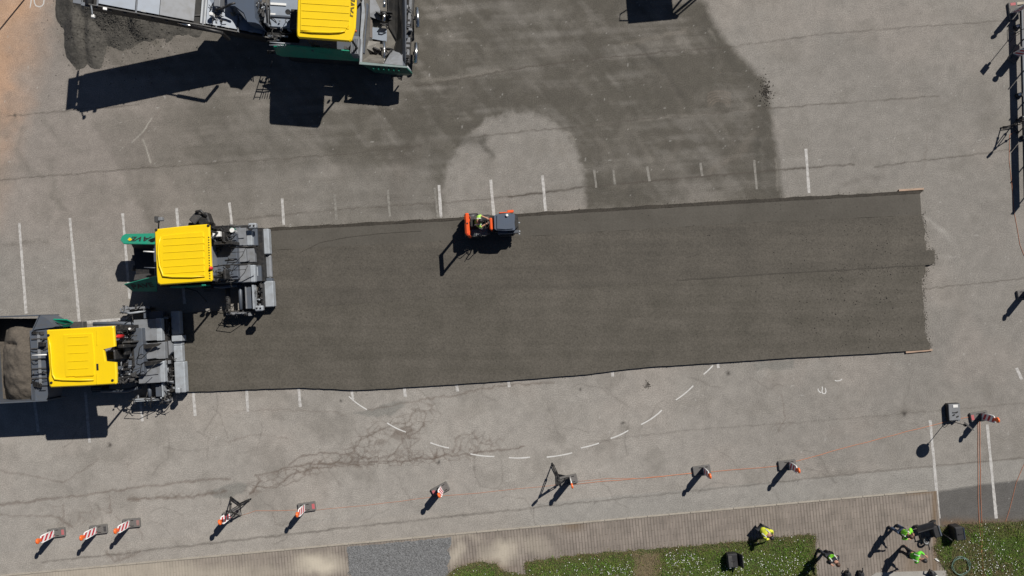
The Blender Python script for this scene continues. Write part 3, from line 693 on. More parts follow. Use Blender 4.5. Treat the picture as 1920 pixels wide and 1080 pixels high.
tag(sheet('grass_soil', gB, 0.022, SOIL), 'soil of the lawn in the bottom right corner', kind='structure')
tag(sheet('worn_soil', jitter_line([(1188, 1040), (1238, 1036), (1244, 1100), (1186, 1100)], 6, 3, True), .026, mat('worn_brown_soil', (.135, .105, .06), .95, dirt=.5, dcol=(.09, .085, .04), fine=.3)), 'worn brown strip across the daisy lawn', kind='structure')
def inside(x, y, poly):
    return poly_mask(x, y, poly, .5) > .5
def grass(poly, n, name, label, seed, dryamt):
    r = np.random.default_rng(seed)
    x0, x1 = min(p[0] for p in poly), max(p[0] for p in poly); y0, y1 = min(p[1] for p in poly), max(p[1] for p in poly)
    x = r.uniform(x0-4, x1+4, n); y = r.uniform(y0-5, y1, n)
    jx, jy = r.normal(0, 3.0, n), r.normal(0, 3.0, n)
    k = inside(x+jx, y+jy, poly); x, y = x[k], y[k]
    worn = np.exp(-((x-1213)/22)**2)
    d = seg_dist(x, y, poly, True)
    keep = r.random(len(x)) < (1-.7*worn)
    x, y, d, worn = x[keep], y[keep], d[keep], worn[keep]
    dry = r.random(len(x)) < np.clip(.95*np.exp(-d/11) + .85*worn + dryamt*(fbm(x/40, y/40, 8) > .55), 0, .95)
    for nm, sel, mt, lb in ((name, ~dry, GRS, label), ('dry_'+name, dry, DRY, 'dry straw coloured blades at the edge of ' + label)):
        xx, yy = x[sel], y[sel]; m = len(xx)
        W = np.array([P(a, b, .02) for a, b in zip(xx, yy)])
        h = r.uniform(.03, .085, m)*(0.6+.8*fbm(xx/18, yy/18, 14)); a = r.uniform(0, 6.28, m); w = r.uniform(.006, .014, m); ln = r.uniform(.3, 1.3, m)*h; la = r.uniform(0, 6.28, m)
        b0 = W + np.stack([np.cos(a)*w, np.sin(a)*w, 0*a], -1); b1 = W - np.stack([np.cos(a)*w, np.sin(a)*w, 0*a], -1)
        tp = W + np.stack([np.cos(la)*ln, np.sin(la)*ln, h], -1)
        V = np.stack([b0, b1, tp], 1).reshape(-1, 3); Fc = np.arange(3*m).reshape(-1, 3)
        me = bpy.data.meshes.new(nm); me.from_pydata(V.tolist(), [], Fc.tolist()); me.materials.append(mt)
        o = bpy.data.objects.new(nm, me); COL.objects.link(o); tag(o, lb, kind='stuff')
grass(gA, 90000, 'grass', 'the daisy lawn beside the paving', 1, .05)
grass(gB, 34000, 'grass', 'the lawn in the bottom right corner', 2, .7)
def daisies(poly, spots, n, label, seed):
    r = random.Random(seed); mb = MB()
    c = 0
    while c < n:
        if r.random() < .75:
            s = r.choice(spots); x, y = r.gauss(s[0], s[2]), r.gauss(s[1], s[3])
        else: x, y = r.uniform(min(p[0] for p in poly), max(p[0] for p in poly)), r.uniform(min(p[1] for p in poly), 1085)
        if y > 1088: y = 1088-r.random()*20
        c += 1
        if not inside(np.array([x]), np.array([y]), poly)[0] or min(abs(x-1213), 99) < 22: continue
        q = P(x, y, r.uniform(.06, .09)); R = r.uniform(.011, .020); k = 6; tx, ty = r.uniform(-.4, .4), r.uniform(-.4, .4)
        vs = [q + Vector((R*math.cos(6.28*i/k), R*math.sin(6.28*i/k), R*(tx*math.cos(6.28*i/k)+ty*math.sin(6.28*i/k)))) for i in range(k)]
        mb.add(vs, [tuple(range(k))])
    o = mb.build('daisies', WHITE); tag(o, label, kind='stuff')
daisies(grassA, [(1080, 1068, 50, 9), (1160, 1068, 22, 8), (1270, 1050, 18, 10), (1310, 1070, 35, 8), (1360, 1072, 30, 8), (1420, 1055, 30, 10), (1440, 1066, 35, 8), (1490, 1055, 18, 8), (1290, 1045, 12, 8)], 520, 'small white daisies in the lawn beside the paving', 3)
daisies(grassB, [(1850, 1010, 14, 12), (1865, 1040, 20, 14), (1830, 1030, 16, 10), (1880, 1065, 30, 10), (1840, 1062, 20, 8)], 200, 'small white daisies in the bottom right lawn', 4)
# concrete slab strip at the very bottom
tag(sheet('concrete_slab', [(1628, 1084), (1642, 1074), (1700, 1072), (1774, 1070), (1778, 1110), (1628, 1110)], 0.05, CONC, .045), 'pale concrete slab by the right lawn', kind='structure')

# ------------------------------------------------------------------ asphalt heap under the conveyor
def heap():
    cx, cy = 222, -28
    n = 150
    vs = []; fs = []
    S = 5.6
    for j in range(n):
        for i in range(n):
            x = (i/(n-1)-.5)*2*S; y = (j/(n-1)-.5)*2*S
            vs.append([x, y, 0])
    V = np.array(vs); c = P(cx, cy)
    X, Y = V[:, 0]+c.x, V[:, 1]+c.y
    px, py = to_px(X, Y)
    ang = np.arctan2(py-cy, px-cx)
    dx, dy = (px-cx)/40, (py-cy)/40
    h = np.full(len(V), -1.0)
    for ax, ay, rx, ry, hh in [(-.4, .1, 2.5, 2.5, 1.2), (-1.85, 1.9, .75, 2.1, .62), (-1.15, 2.2, .7, 1.75, .5), (.2, 1.6, 1.5, 1.4, .5), (1.0, 1.35, 2.0, 1.3, .42), (.95, 1.75, .85, .95, .6), (2.6, .9, 2.4, 1.6, .3), (-2.0, .6, 1.0, 2.0, .6)]:
        d = np.hypot((dx-ax)/rx, (dy-ay)/ry)
        h = np.maximum(h, hh*(1-d))
    h += (fbm(X*1.7, Y*1.7, 71)-.5)*.12 + (fbm(X*6, Y*6, 72, 3)-.5)*.06
    V[:, 2] = np.clip(h, -.12, 3)
    V[:, 0] = X; V[:, 1] = Y
    for j in range(n-1):
        for i in range(n-1):
            q = (j*n+i, j*n+i+1, (j+1)*n+i+1, (j+1)*n+i)
            if max(V[k, 2] for k in q) > 0: fs.append(q)
    mb = MB(); mb.add(V.tolist(), fs); o = mb.build('asphalt_heap', HEAPM)
    o.data.polygons.foreach_set('use_smooth', [True]*len(o.data.polygons))
    tag(o, 'dark heap of loose asphalt under the conveyor end', 'heap')
    bm = bmesh.new(); bm.from_mesh(o.data); bmesh.ops.delete(bm, geom=[v for v in bm.verts if not v.link_faces], context='VERTS'); bm.to_mesh(o.data); bm.free()
    recenter(o)
    pp = []; rr = []
    for k in range(2600):
        a = random.uniform(0, 6.28); rr_ = abs(random.gauss(0, 1))
        x = 230+rr_*62*math.cos(a); y = 40+rr_*46*math.sin(a)
        dd = (x-cx)/40, (y-cy)/40
        w = P(x, y, 0); i = int(round(((w.x-c.x)/(2*S)+.5)*(n-1))); j = int(round(((w.y-c.y)/(2*S)+.5)*(n-1)))
        if not (0 <= i < n and 0 <= j < n): continue
        pp.append((w.x, w.y, max(.0, float(V[j*n+i, 2]))-.004)); rr.append(random.uniform(.012, .045))
    stones('heap_crumbs', pp, rr, HEAPM, 'loose lumps on and around the asphalt heap')
heap()

# ================================================================== MACHINES
TH = math.radians(3.2)                     # all machines stand turned by this angle
class Machine:
    """parts are placed from zoomed photo coordinates: zm(x, y) -> photo pixel"""
    def __init__(s, root, zm, rz=TH, zs=1.0): s.root, s.zm, s.rz, s.zs = root, zm, rz, zs
    def pt(s, x, y, z): px, py = s.zm(x, y); return P(px, py, z*s.zs)
    def box(s, name, x0, y0, x1, y1, z0, z1, m, b=0.015, parent=None, rz=None):
        ax, ay = s.zm(x0, y0); bx, by = s.zm(x1, y1); z0 *= s.zs; z1 *= s.zs
        c = P((ax+bx)/2, (ay+by)/2, z1); k = (CAM.z - z1)/F
        return MB().bbox((c.x, c.y, (z0+z1)/2), ((bx-ax)*k, (by-ay)*k, z1-z0), s.rz if rz is None else rz, b).build(name, m, parent or s.root)
    def poly(s, name, pts, z0, z1, m, parent=None):
        top = [s.pt(x, y, z1) for x, y in pts]
        return MB().prism([Vector((v.x, v.y, z0*s.zs)) for v in top], top).build(name, m, parent or s.root)
    def panel(s, name, pts3, m, th=.03, parent=None):      # free quad given (x, y, z) corners, given thickness
        top = [s.pt(*p) for p in pts3]
        nn = (top[1]-top[0]).cross(top[2]-top[0]).normalized()
        if nn.z < 0: nn = -nn
        return MB().prism([v-nn*th for v in top], top).build(name, m, parent or s.root)
    def tube(s, name, pts3, r, m, parent=None, n=7, smooth=True):
        return MB().tube([s.pt(*p) for p in pts3], r, n).build(name, m, parent or s.root, smooth)
    def vpost(s, name, x, y, zref, z0, z1, r, m, parent=None):
        p = s.pt(x, y, zref); return MB().tube([(p.x, p.y, z0), (p.x, p.y, z1)], r, 8).build(name, m, parent or s.root, True)
    def clutter(s, x0, y0, x1, y1, z0, z1, n, seed, long=0.5):
        r = random.Random(seed); R = Matrix.Rotation(s.rz, 3, 'Z')
        for i in range(n):
            x, y, z = r.uniform(x0, x1), r.uniform(y0, y1), r.uniform(z0, z1); p = s.pt(x, y, z)
            k = r.random()
            if k < .42:
                a = r.uniform(0, 6.28); l = r.uniform(.15, long); q = []
                for t in range(7):
                    f = t/6; q.append(p + R @ Vector((math.cos(a)*l*(f-.5), math.sin(a)*l*(f-.5), .10*math.sin(f*3.1)-.05)) + Vector((.05*math.sin(f*5+i), .05*math.cos(f*4+i), 0)))
                MB().tube(q, r.uniform(.012, .022), 6).build('hose', r.choice([BLACK, RUB, DSTEEL]), s.root, True)
            elif k < .72:
                MB().bbox(p, (r.uniform(.05, .22), r.uniform(.05, .18), r.uniform(.06, .25)), s.rz, .01).build('bracket', r.choice([BLACK, DSTEEL, DSTEEL, STEEL, SLATE]), s.root)
            elif k < .88:
                d = R @ Vector(r.choice([(1, 0, 0), (0, 1, 0)])); l = r.uniform(.2, long)
                MB().tube([p-d*l/2, p+d*l/2], r.uniform(.02, .04), 8).build('hydraulic_cylinder', r.choice([BLACK, STEEL, DSTEEL]), s.root, True)
            else:
                MB().lathe(p, [(.035, 0), (.045, .02), (.03, .07)], 8).build('fitting', r.choice([LSTEEL, STEEL, DSTEEL, BLACK]), s.root, True)
    def text(s, name, body, anchor, xdir, ydir, size, m, parent=None, lift=.006):
        """flat lettering: anchor/xdir/ydir world vectors"""
        cu = bpy.data.curves.new(name, 'FONT'); cu.body = body; cu.size = size; cu.align_x = 'CENTER'; cu.align_y = 'CENTER'; cu.extrude = .001; cu.shear = .15; cu.offset = .014
        tmp = bpy.data.objects.new(name, cu); COL.objects.link(tmp)
        bpy.context.view_layer.update()
        me = bpy.data.meshes.new_from_object(tmp.evaluated_get(bpy.context.evaluated_depsgraph_get()))
        bpy.data.objects.remove(tmp)
        x = xdir.normalized(); n = x.cross(ydir).normalized(); y = n.cross(x)
        off = parent_loc(parent or s.root)
        M = Matrix((x, y, n)).transposed()
        for v in me.vertices: v.co = anchor + n*lift + M @ v.co - off
        me.materials.clear(); me.materials.append(m)
        o = bpy.data.objects.new(name, me); COL.objects.link(o); o.parent = parent or s.root
        return o

def canopy(mc, outline, z, ribs, slots=(), bolts=(), visor=None, panel=None, name='canopy'):
    top = [mc.pt(x, y, z) for x, y in outline]
    c = sum(top, Vector())/len(top)
    inner = [v.lerp(c, .035) for v in top]
    low = [Vector((v.x, v.y, z-.14)) for v in top]; mid = [Vector((v.x, v.y, z-.045)) for v in top]
    mb = MB(); mb.prism(low, mid)
    o = mb.build(name, YEL, mc.root)
    n = len(top); q = MB()
    q.add(mid+inner, [(i, (i+1) % n, n+(i+1) % n, n+i) for i in range(n)] + [tuple(range(n, 2*n))]).build('canopy_skin', YEL, o)
    if panel:
        pp = [mc.pt(x, y, z+.04) for x, y in panel]; cc = sum(pp, Vector())/len(pp)
        ins = [v.lerp(cc, .03) for v in pp]
        lowp = [Vector((v.x, v.y, z-.02)) for v in pp]; m = len(pp)
        MB().add(lowp+ins, [(i, (i+1) % m, m+(i+1) % m, m+i) for i in range(m)] + [tuple(range(m, 2*m))]).build('raised_panel', YEL, o)
    for a, b in ribs:
        p, r = mc.pt(*a, z+.05), mc.pt(*b, z+.05)
        MB().tube([p, r], .010, 6).build('rib', YEL, o)
    if visor:
        pts = [mc.pt(x, y, z+.05) for x, y in visor]
        MB().tube(pts, [.02]+[.045]*(len(pts)-2)+[.02], 6).build('front_lip', YEL, o, True)
    for (x, y, w, h) in slots:
        mc.box('vent_slot', x-w/2, y-h/2, x+w/2, y+h/2, z-.02, z+.012, BLACK, .002, o)
    for x, y in bolts:
        p = mc.pt(x, y, z+.0); MB().lathe(p, [(.055, -.02), (.055, .03), (.03, .035)], 10).build('mounting_plug', BLACK, o)
    return o

def track(mc, name, cx, cy, zref, L, w, r=.38):
    """crawler track: stadium belt with cross shoes; cx, cy zoom coords at height zref"""
    c = mc.pt(cx, cy, zref); c = Vector((c.x, c.y, 0)); R = Matrix.Rotation(mc.rz, 3, 'Z')
    prof = []
    for k in range(9): a = math.pi/2 + math.pi*k/8; prof.append((-L/2+r + r*math.cos(a), r + r*math.sin(a)))
    for k in range(9): a = -math.pi/2 + math.pi*k/8; prof.append((L/2-r + r*math.cos(a), r + r*math.sin(a)))
    lo = [c + R @ Vector((x, -w/2, z)) for x, z in prof]; hi = [c + R @ Vector((x, w/2, z)) for x, z in prof]
    o = MB().prism(lo, hi).build(name, RUB, mc.root)
    mb = None
    n = int((L-2*r)/.16)
    for k in range(n+1):
        x = -L/2+r + k*(L-2*r)/n
        p = c + R @ Vector((x, 0, 2*r+.012)); MB().box(p, (.10, w+.02, .03), mc.rz).build('track_shoe', DSTEEL, o)
    return o

def seat(mc, x, y, z):
    o = mc.box('seat', x-28, y-26, x+28, y+26, z-.12, z, BLACK, .04)
    p = mc.pt(x+30, y, z+.25); MB().bbox((p.x, p.y, z+.25), (.12, .46, .5), mc.rz, .04).build('backrest', BLACK, mc.root)

# ------------------------------------------------------------------ paver in the middle
def paver_middle():
    zm = lambda x, y: (210+x/4.153, 380+y/4.153)
    g = P(344, 478, 3.72)
    root = empty('road_paver', (g.x, g.y, 0), 'yellow roofed road paver with empty green sided hopper laying the upper lane', 'paver')
    mc = Machine(root, zm); R = Matrix.Rotation(TH, 3, 'Z'); G = Vector((g.x, g.y, 0))
    def lb(name, u0, v0, u1, v1, z0, z1, m, b=.02): 
        c = G + R @ Vector(((u0+u1)/2, (v0+v1)/2, (z0+z1)/2)); return MB().bbox(c, (u1-u0, v1-v0, z1-z0), TH, b).build(name, m, root)
    Zc = 3.72
    ribs = [((400, y+8), (722, y-12)) for y in (275, 328, 382, 438, 494, 545)]
    cn = canopy(mc, [(330, 222), (345, 205), (550, 182), (745, 166), (757, 176), (768, 390), (779, 602), (770, 612), (560, 628), (372, 641), (352, 628), (345, 560), (338, 400)], Zc, ribs,
           slots=[(752+i*.55, 270+i*20, 9, 9) for i in range(17)], visor=[(380, 262), (365, 320), (360, 400), (370, 490), (398, 570), (470, 577), (620, 578), (722, 573)],
           panel=[(384, 258), (480, 244), (600, 232), (712, 224), (722, 570), (600, 578), (470, 578), (402, 572), (376, 490), (366, 400), (370, 320)], bolts=[(345, 212), (750, 178)])
    for x, y in ((400, 240), (735, 215), (745, 570), (415, 600)): mc.vpost('roof_post', x, y, Zc, 1.5, Zc-.1, .05, BLACK)
    mc.tube('lamp_rod', [(330, 384, 3.5), (245, 380, 3.5)], .03, WHITE)
    mc.tube('lamp_rod', [(345, 508, 3.4), (250, 505, 3.4)], .022, SLATE)
    p = mc.pt(768, 510, 3.8); MB().lathe(p, [(.07, -.12), (.08, -.02), (.05, .06)], 10).build('warning_beacon', RED, root, True)
    # chassis, tracks
    lb('chassis', -1.55, -1.05, 1.5, 1.05, .45, 1.55, SLATE)
    lb('engine_hood', -1.1, -.95, .6, .95, 1.55, 2.1, STEEL)
    c1 = G + R @ Vector((-.3, .98, 0)); c2 = G + R @ Vector((-.3, -.98, 0))
    for c in (c1, c2):
        mt = Machine(root, lambda x, y: (x, y)); px = to_px(c.x, c.y); track(mt, 'crawler_track', px[0], px[1], 0.0, 4.4, .34)
    lb('side_panel', -1.5, -1.28, .1, -1.2, .7, 1.75, GRN)
    lb('side_panel', -1.5, 1.2, 1.4, 1.28, .7, 1.75, GRN)
    # hopper
    ZW1 = lambda y: 1.45+(y-240)/80*.65
    ZW2 = lambda y: 2.2-(y-572)/120*.95
    w1 = mc.panel('hopper_wing', [(65, 290, ZW1(290)), (80, 258, ZW1(258)), (105, 243, ZW1(243)), (332, 238, ZW1(238)), (335, 322, ZW1(322)), (90, 318, ZW1(318))], GRN, .04)
    w2 = mc.panel('hopper_wing', [(95, 638, ZW2(638)), (345, 572, ZW2(572)), (350, 692, ZW2(692)), (162, 692, ZW2(692))], GRN, .04)
    mc.text('lettering', 'PAVE', mc.pt(245, 282, ZW1(282)), mc.pt(150, 282, ZW1(282))-mc.pt(245, 282, ZW1(282)), mc.pt(245, 310, ZW1(310))-mc.pt(245, 260, ZW1(260)), .50, BLACK, w1, .012)
    mc.text('lettering', 'PAVE', mc.pt(235, 648, ZW2(648)), mc.pt(300, 641, ZW2(641))-mc.pt(200, 652, ZW2(652)), mc.pt(235, 620, ZW2(620))-mc.pt(235, 670, ZW2(670)), .46, BLACK, w2, .012)
    for x, y in ((132, 288), (147, 288), (139, 281), (139, 296)):
        pp = mc.pt(x, y, ZW1(y)+.01); MB().lathe(pp, [(.05, 0), (.05, .012)], 8).build('logo_petal', YEL, w1)
    mc.poly('hopper_floor', [(165, 335), (345, 325), (350, 560), (190, 575), (178, 470)], .55, .75, BLACK)  # floor coloured black to stand for the shade inside the hopper
    mc.panel('hopper_side', [(150, 325, 1.9), (340, 322, 1.9), (340, 360, .8), (170, 360, .8)], DSTEEL, .03)
    mc.panel('hopper_side', [(180, 560, .8), (350, 545, .8), (350, 585, 1.9), (170, 600, 1.9)], DSTEEL, .03)
    mc.box('hopper_back', 325, 320, 350, 590, .6, 1.9, SLATE)
    mc.panel('sunlit_hopper_patch', [(180, 490, .5), (200, 480, .55), (272, 545, .6), (268, 580, .6), (188, 592, .5)], LSTEEL, .02)  # pale panel standing in for a sunlit patch between the wings
    for y in (430, 510): mc.tube('push_roller', [(172, y-22, .55), (172, y+22, .55)], .09, DSTEEL, n=10)
    # side lamp, muffler
    mc.tube('lamp_stalk', [(362, 215, 2.6), (364, 150, 2.9)], .03, BLACK)
    mc.box('work_lamp', 328, 105, 352, 152, 2.8, 3.05, DSTEEL); mc.box('work_lamp', 356, 112, 390, 140, 2.8, 3.0, STEEL)
    mc.box('air_intake', 604, 88, 690, 150, 2.35, 2.75, DSTEEL, .03, rz=math.radians(48))
    mc.box('air_intake', 660, 80, 752, 178, 2.2, 2.7, BLACK, .06, rz=math.radians(20))
    mc.box('intake_duct', 590, 150, 760, 200, 1.8, 2.5, BLACK, .04)
    mc.tube('exhaust_pipe', [(655, 72, 2.8), (690, 64, 2.85), (735, 108, 2.7)], .07, BLACK)
    # operator platform
    mc.box('platform_floor', 765, 190, 960, 630, 1.1, 1.25, DSTEEL)
    mc.box('side_console', 785, 180, 910, 235, 1.2, 2.0, BLACK); mc.box('screen_cover', 780, 224, 842, 266, 2.3, 2.5, WHITE, .02)
    mc.box('control_desk', 790, 300, 935, 326, 1.3, 2.25, BLACK)
    seat(mc, 850, 270, 1.85); seat(mc, 860, 560, 1.85)
    mc.poly('floor_mat', [(785, 345), (920, 340), (930, 485), (785, 492)], 1.25, 1.29, mat('worn_floor_mat', (.10, .095, .088), .9, dirt=.8, dscale=5, dcol=(.03, .03, .03)))
    mc.tube('rail', [(790, 500, 2.3), (870, 486, 2.3), (1060, 478, 2.2), (1140, 470, 1.9)], .025, BLACK)
    mc.tube('rail', [(930, 352, 2.2), (1040, 342, 2.2), (1110, 345, 1.9)], .025, BLACK)
    mc.tube('rail', [(770, 200, 2.5), (900, 180, 2.4), (1070, 186, 2.2)], .025, BLACK); mc.tube('rail', [(770, 185, 2.0), (1060, 175, 1.9)], .02, DSTEEL)
    for a, b, c, d in (((940, 352), (1040, 378), (1035, 382), (930, 480)), ((955, 490), (1062, 486), (1060, 492), (955, 608))):
        mc.tube('handrail', [(*a, 2.15), (a[0]+100, a[1]-6, 2.15)], .014, BLACK); mc.tube('handrail', [(a[0]-20, a[1]+36, 2.1), (a[0]+85, a[1]+30, 2.1)], .014, BLACK)
        mc.tube('handrail', [(a[0]+100, a[1]+2, 2.1), (a[0]+75, a[1]+58, 2.05), (a[0]+30, a[1]+108, 2.0), (d[0], d[1], 1.9)], .014, BLACK)
        mc.tube('handrail', [(a[0], a[1], 2.15), (a[0]-26, a[1]+60, 2.1)], .014, BLACK)
    mc.clutter(785, 190, 930, 340, 1.5, 2.3, 34, 1); mc.clutter(785, 490, 930, 630, 1.4, 2.2, 34, 2); mc.clutter(790, 330, 930, 500, 1.3, 1.6, 12, 3)
    p = mc.pt(935, 215, 2.3); MB().lathe(p, [(.02, -.6), (.02, -.02), (.11, 0), (.10, .04)], 12).build('mirror', WHITE, root)
    # screed
    mc.box('screed_beam', 930, 200, 1180, 620, .35, .8, BLACK)
    mc.box('walkway_plate', 905, 198, 1046, 338, .9, 1.22, STEEL); mc.box('walkway_lip', 1046, 215, 1090, 334, .95, 1.20, LSTEEL, .03)
    mc.box('walkway_plate', 932, 356, 1046, 464, .9, 1.20, STEEL); mc.box('step_plate', 1050, 356, 1110, 464, .9, 1.16, STEEL)
    mc.poly('step_tread', [(1110, 355), (1150, 360), (1162, 385), (1160, 440), (1140, 462), (1112, 468)], .5, .72, STEEL)
    for i in range(4):
        for j in range(2): mc.box('tread_slot', 1122+j*16, 378+i*20, 1132+j*16, 388+i*20, .70, .725, BLACK, .001)
    mc.box('walkway_plate', 940, 484, 1074, 622, .9, 1.22, STEEL); mc.box('walkway_lip', 1074, 484, 1112, 620, .95, 1.20, LSTEEL, .03)
    mc.box('screed_tunnel', 1088, 205, 1130, 335, .5, .95, SLATE); mc.box('screed_tunnel', 1112, 490, 1160, 612, .5, .95, SLATE); mc.box('slot_strip', 1128, 500, 1136, 570, .95, .97, LSTEEL, .003)
    mc.box('screed_plate', 1142, 203, 1222, 402, .25, .62, LSTEEL, .03); mc.box('screed_plate', 1168, 402, 1238, 592, .2, .42, STEEL, .08); mc.box('screed_joint', 1176, 588, 1244, 612, .2, .52, SLATE)
    mc.box('screed_plate', 1178, 610, 1256, 812, .25, .62, LSTEEL, .03)
    mc.poly('cover_plate', [(1092, 340), (1108, 330), (1140, 360), (1120, 372)], 1.1, 1.16, BLACK)
    # pulled-out extension on the near side
    mc.tube('guide_tube', [(996, 620, .75), (1004, 832, .75)], .085, SLATE, n=12)
    mc.box('extension_plate', 1046, 652, 1096, 826, .5, .9, SLATE); mc.box('extension_edge', 1092, 640, 1106, 828, .6, 1.05, LSTEEL, .005); mc.box('extension_edge', 1038, 655, 1048, 826, .5, .95, STEEL, .005)
    o = mc.box('mix_trough', 1112, 640, 1162, 806, .3, .6, ASPH, .05); mc.box('extension_beam', 1160, 628, 1178, 820, .3, .9, BLACK); mc.clutter(1108, 630, 1172, 800, .6, .95, 22, 5, .3)
    for x, y in ((1088, 178), (1140, 822)):
        b = mc.box('control_box', x-30, y-20, x+32, y+22, 1.35, 1.6, LSTEEL, .04)
        for dx in (-14, 14): mc.box('control_knob', x+dx-6, y-6, x+dx+6, y+6, 1.58, 1.64, BLACK, .01, b)
        mc.vpost('box_post', x, y, 1.3, .5, 1.4, .03, BLACK)
    mc.box('end_gate', 885, 842, 1080, 858, .03, .62, DSTEEL, .01); mc.box('end_gate_rail', 890, 850, 1075, 870, .62, .72, STEEL, .01); mc.clutter(890, 845, 1080, 872, .5, .9, 16, 6, .4)
    mc.box('end_gate', 900, 182, 1060, 196, .03, .7, DSTEEL, .01); mc.clutter(900, 178, 1060, 200, .5, 1.1, 14, 7, .4)
    for z in (1.25, .9): mc.tube('gate_handle', [(880, 855, .7), (860, 850, z), (980, 852, z+.1), (1075, 850, .7)], .016, BLACK)
    mc.tube('auger_shaft', [(900, 640, .45), (905, 830, .45)], .12, DSTEEL, n=10)
    mc.tube('tow_arm', [(660, 640, .9), (850, 655, .8), (1000, 640, .7)], .09, SLATE, n=8); mc.tube('tow_arm', [(620, 200, .9), (850, 195, .8), (1000, 200, .7)], .09, SLATE, n=8)
    mc.tube('hose', [(560, 660, 1.2), (660, 690, .9), (720, 750, .5), (735, 770, .3)], .03, BLACK)
    mc.box('step_ladder', 700, 640, 770, 670, .3, 1.2, BLACK)
    for i in range(3): mc.box('ladder_step', 715, 660+i*12, 770, 668+i*12, .95-.3*i, 1.0-.3*i, DSTEEL, .004)
    return root
paver_middle()

# ------------------------------------------------------------------ paver at the lower left, with full hopper
def paver_lower():
    zm = lambda x, y: (x/4.0, 560+y/4.0)
    g = P(152, 668, 3.72)
    root = empty('road_paver', (g.x, g.y, 0), 'yellow roofed road paver with hopper full of asphalt at the left edge', 'paver')
    mc = Machine(root, zm); R = Matrix.Rotation(TH, 3, 'Z'); G = Vector((g.x, g.y, 0))
    def lb(name, u0, v0, u1, v1, z0, z1, m, b=.02):
        c = G + R @ Vector(((u0+u1)/2, (v0+v1)/2, (z0+z1)/2)); return MB().bbox(c, (u1-u0, v1-v0, z1-z0), TH, b).build(name, m, root)
    Zc = 3.72
    canopy(mc, [(346, 240), (358, 234), (600, 220), (846, 204), (852, 210), (862, 357), (776, 379), (790, 470), (868, 478), (873, 560), (872, 634), (866, 641), (620, 656), (380, 666), (368, 655), (360, 600), (368, 540), (358, 420), (352, 340)], Zc,
           [((508, y+4), (662, y-4)) for y in (288, 348, 408, 468, 526)] + [((728, 238), (728, 345)), ((726, 560), (726, 640)), ((560, 583), (700, 578))],
           slots=[(730, 513, 16, 50)], bolts=[(364, 274), (386, 630), (845, 612)],
           visor=[(366, 300), (376, 350), (384, 420), (388, 500), (396, 570), (412, 603), (470, 608), (600, 611), (702, 610)],
           panel=[(474, 268), (690, 256), (706, 420), (706, 578), (490, 590), (480, 440)])
    for x, y in ((420, 260), (820, 240), (840, 610), (430, 630)): mc.vpost('roof_post', x, y, Zc, 1.5, Zc-.1, .05, BLACK)
    mc.tube('lamp_rod', [(350, 420, 3.5), (242, 426, 3.5)], .03, WHITE)
    for x, y in ((290, 330), (300, 560)): mc.tube('lamp_rod', [(350, y, 3.3), (x, y+2, 3.3)], .02, BLACK)
    p = mc.pt(878, 285, 2.9); MB().lathe(p, [(.09, -.5), (.09, -.05), (.05, .02), (.03, .08)], 12).build('fire_extinguisher', RED, root, True)
    lb('chassis', -1.55, -1.05, 1.6, 1.05, .45, 1.55, SLATE); lb('engine_hood', -1.0, -.95, .6, .95, 1.55, 2.1, STEEL)
    for v in (.98, -.98):
        c = G + R @ Vector((-.3, v, 0)); mt = Machine(root, lambda x, y: (x, y)); px = to_px(c.x, c.y); track(mt, 'crawler_track', px[0], px[1], 0.0, 4.4, .34)
    lb('side_panel', -1.5, -1.28, .4, -1.2, .7, 1.6, GRN)
    mc.panel('side_panel', [(378, 168, 1.9), (400, 158, 2.0), (500, 162, 2.0), (548, 184, 1.8), (520, 208, 1.7), (420, 222, 1.7)], GRN, .06)
    mc.tube('side_rail', [(402, 176, 2.05), (470, 195, 2.05), (530, 188, 1.95)], .02, BLACK)
    # surge hopper: four walls, filled with mix
    Zh = 2.42
    def wall(name, a, b, th, z0, z1, m):
        A_, B_ = mc.pt(*a, z1), mc.pt(*b, z1); d = (B_-A_).normalized(); s_ = Vector((-d.y, d.x, 0))*th/2
        top = [A_-s_, B_-s_, B_+s_, A_+s_]; return MB().prism([Vector((v.x, v.y, z0)) for v in top], top).build(name, m, root)
    wall('hopper_wall', (-180, 142), (296, 124), .05, .9, Zh, SLATE); wall('hopper_wall', (-140, 790), (352, 764), .05, .9, Zh, SLATE)
    wall('hopper_wall', (-182, 142), (-142, 790), .05, .9, Zh, SLATE)
    wall('hopper_wall', (294, 124), (236, 250), .04, 1.2, Zh, SLATE); wall('hopper_wall', (236, 640), (240, 764), .04, 1.2, Zh, SLATE)
    mc.poly('hopper_corner', [(292, 120), (352, 150), (416, 208), (395, 216), (262, 232), (244, 246), (262, 200)], 1.1, 2.36, SLATE)
    mc.poly('hopper_corner', [(242, 640), (300, 655), (366, 655), (356, 745), (340, 762), (246, 766)], 1.1, 2.2, SLATE)
    mc.poly('rear_wall', [(222, 240), (370, 225), (382, 650), (244, 652), (232, 440)], 1.3, 2.28, SLATE)
    for y in (300, 372, 452, 524, 596): mc.box('wall_rib', 232, y-5, 366, y+5, 2.28, 2.34, DSTEEL, .004)
    mc.box('wall_channel', 284, 252, 304, 642, 2.28, 2.33, STEEL, .004)
    for i in range(6): mc.box('grille_slat', 240+i*12, 618+i*3, 246+i*12, 660+i*2, 2.28, 2.36, BLACK, .003); mc.box('grille_slat', 236+i*11, 240+i*2, 242+i*11, 268, 2.28, 2.36, BLACK, .003)
    mc.box('bracket', 284, 325, 330, 360, 2.34, 2.5, BLACK); mc.clutter(250, 240, 360, 660, 2.25, 2.4, 14, 9, .35)
    # mix in the hopper
    n = 44; V = []; Fq = []
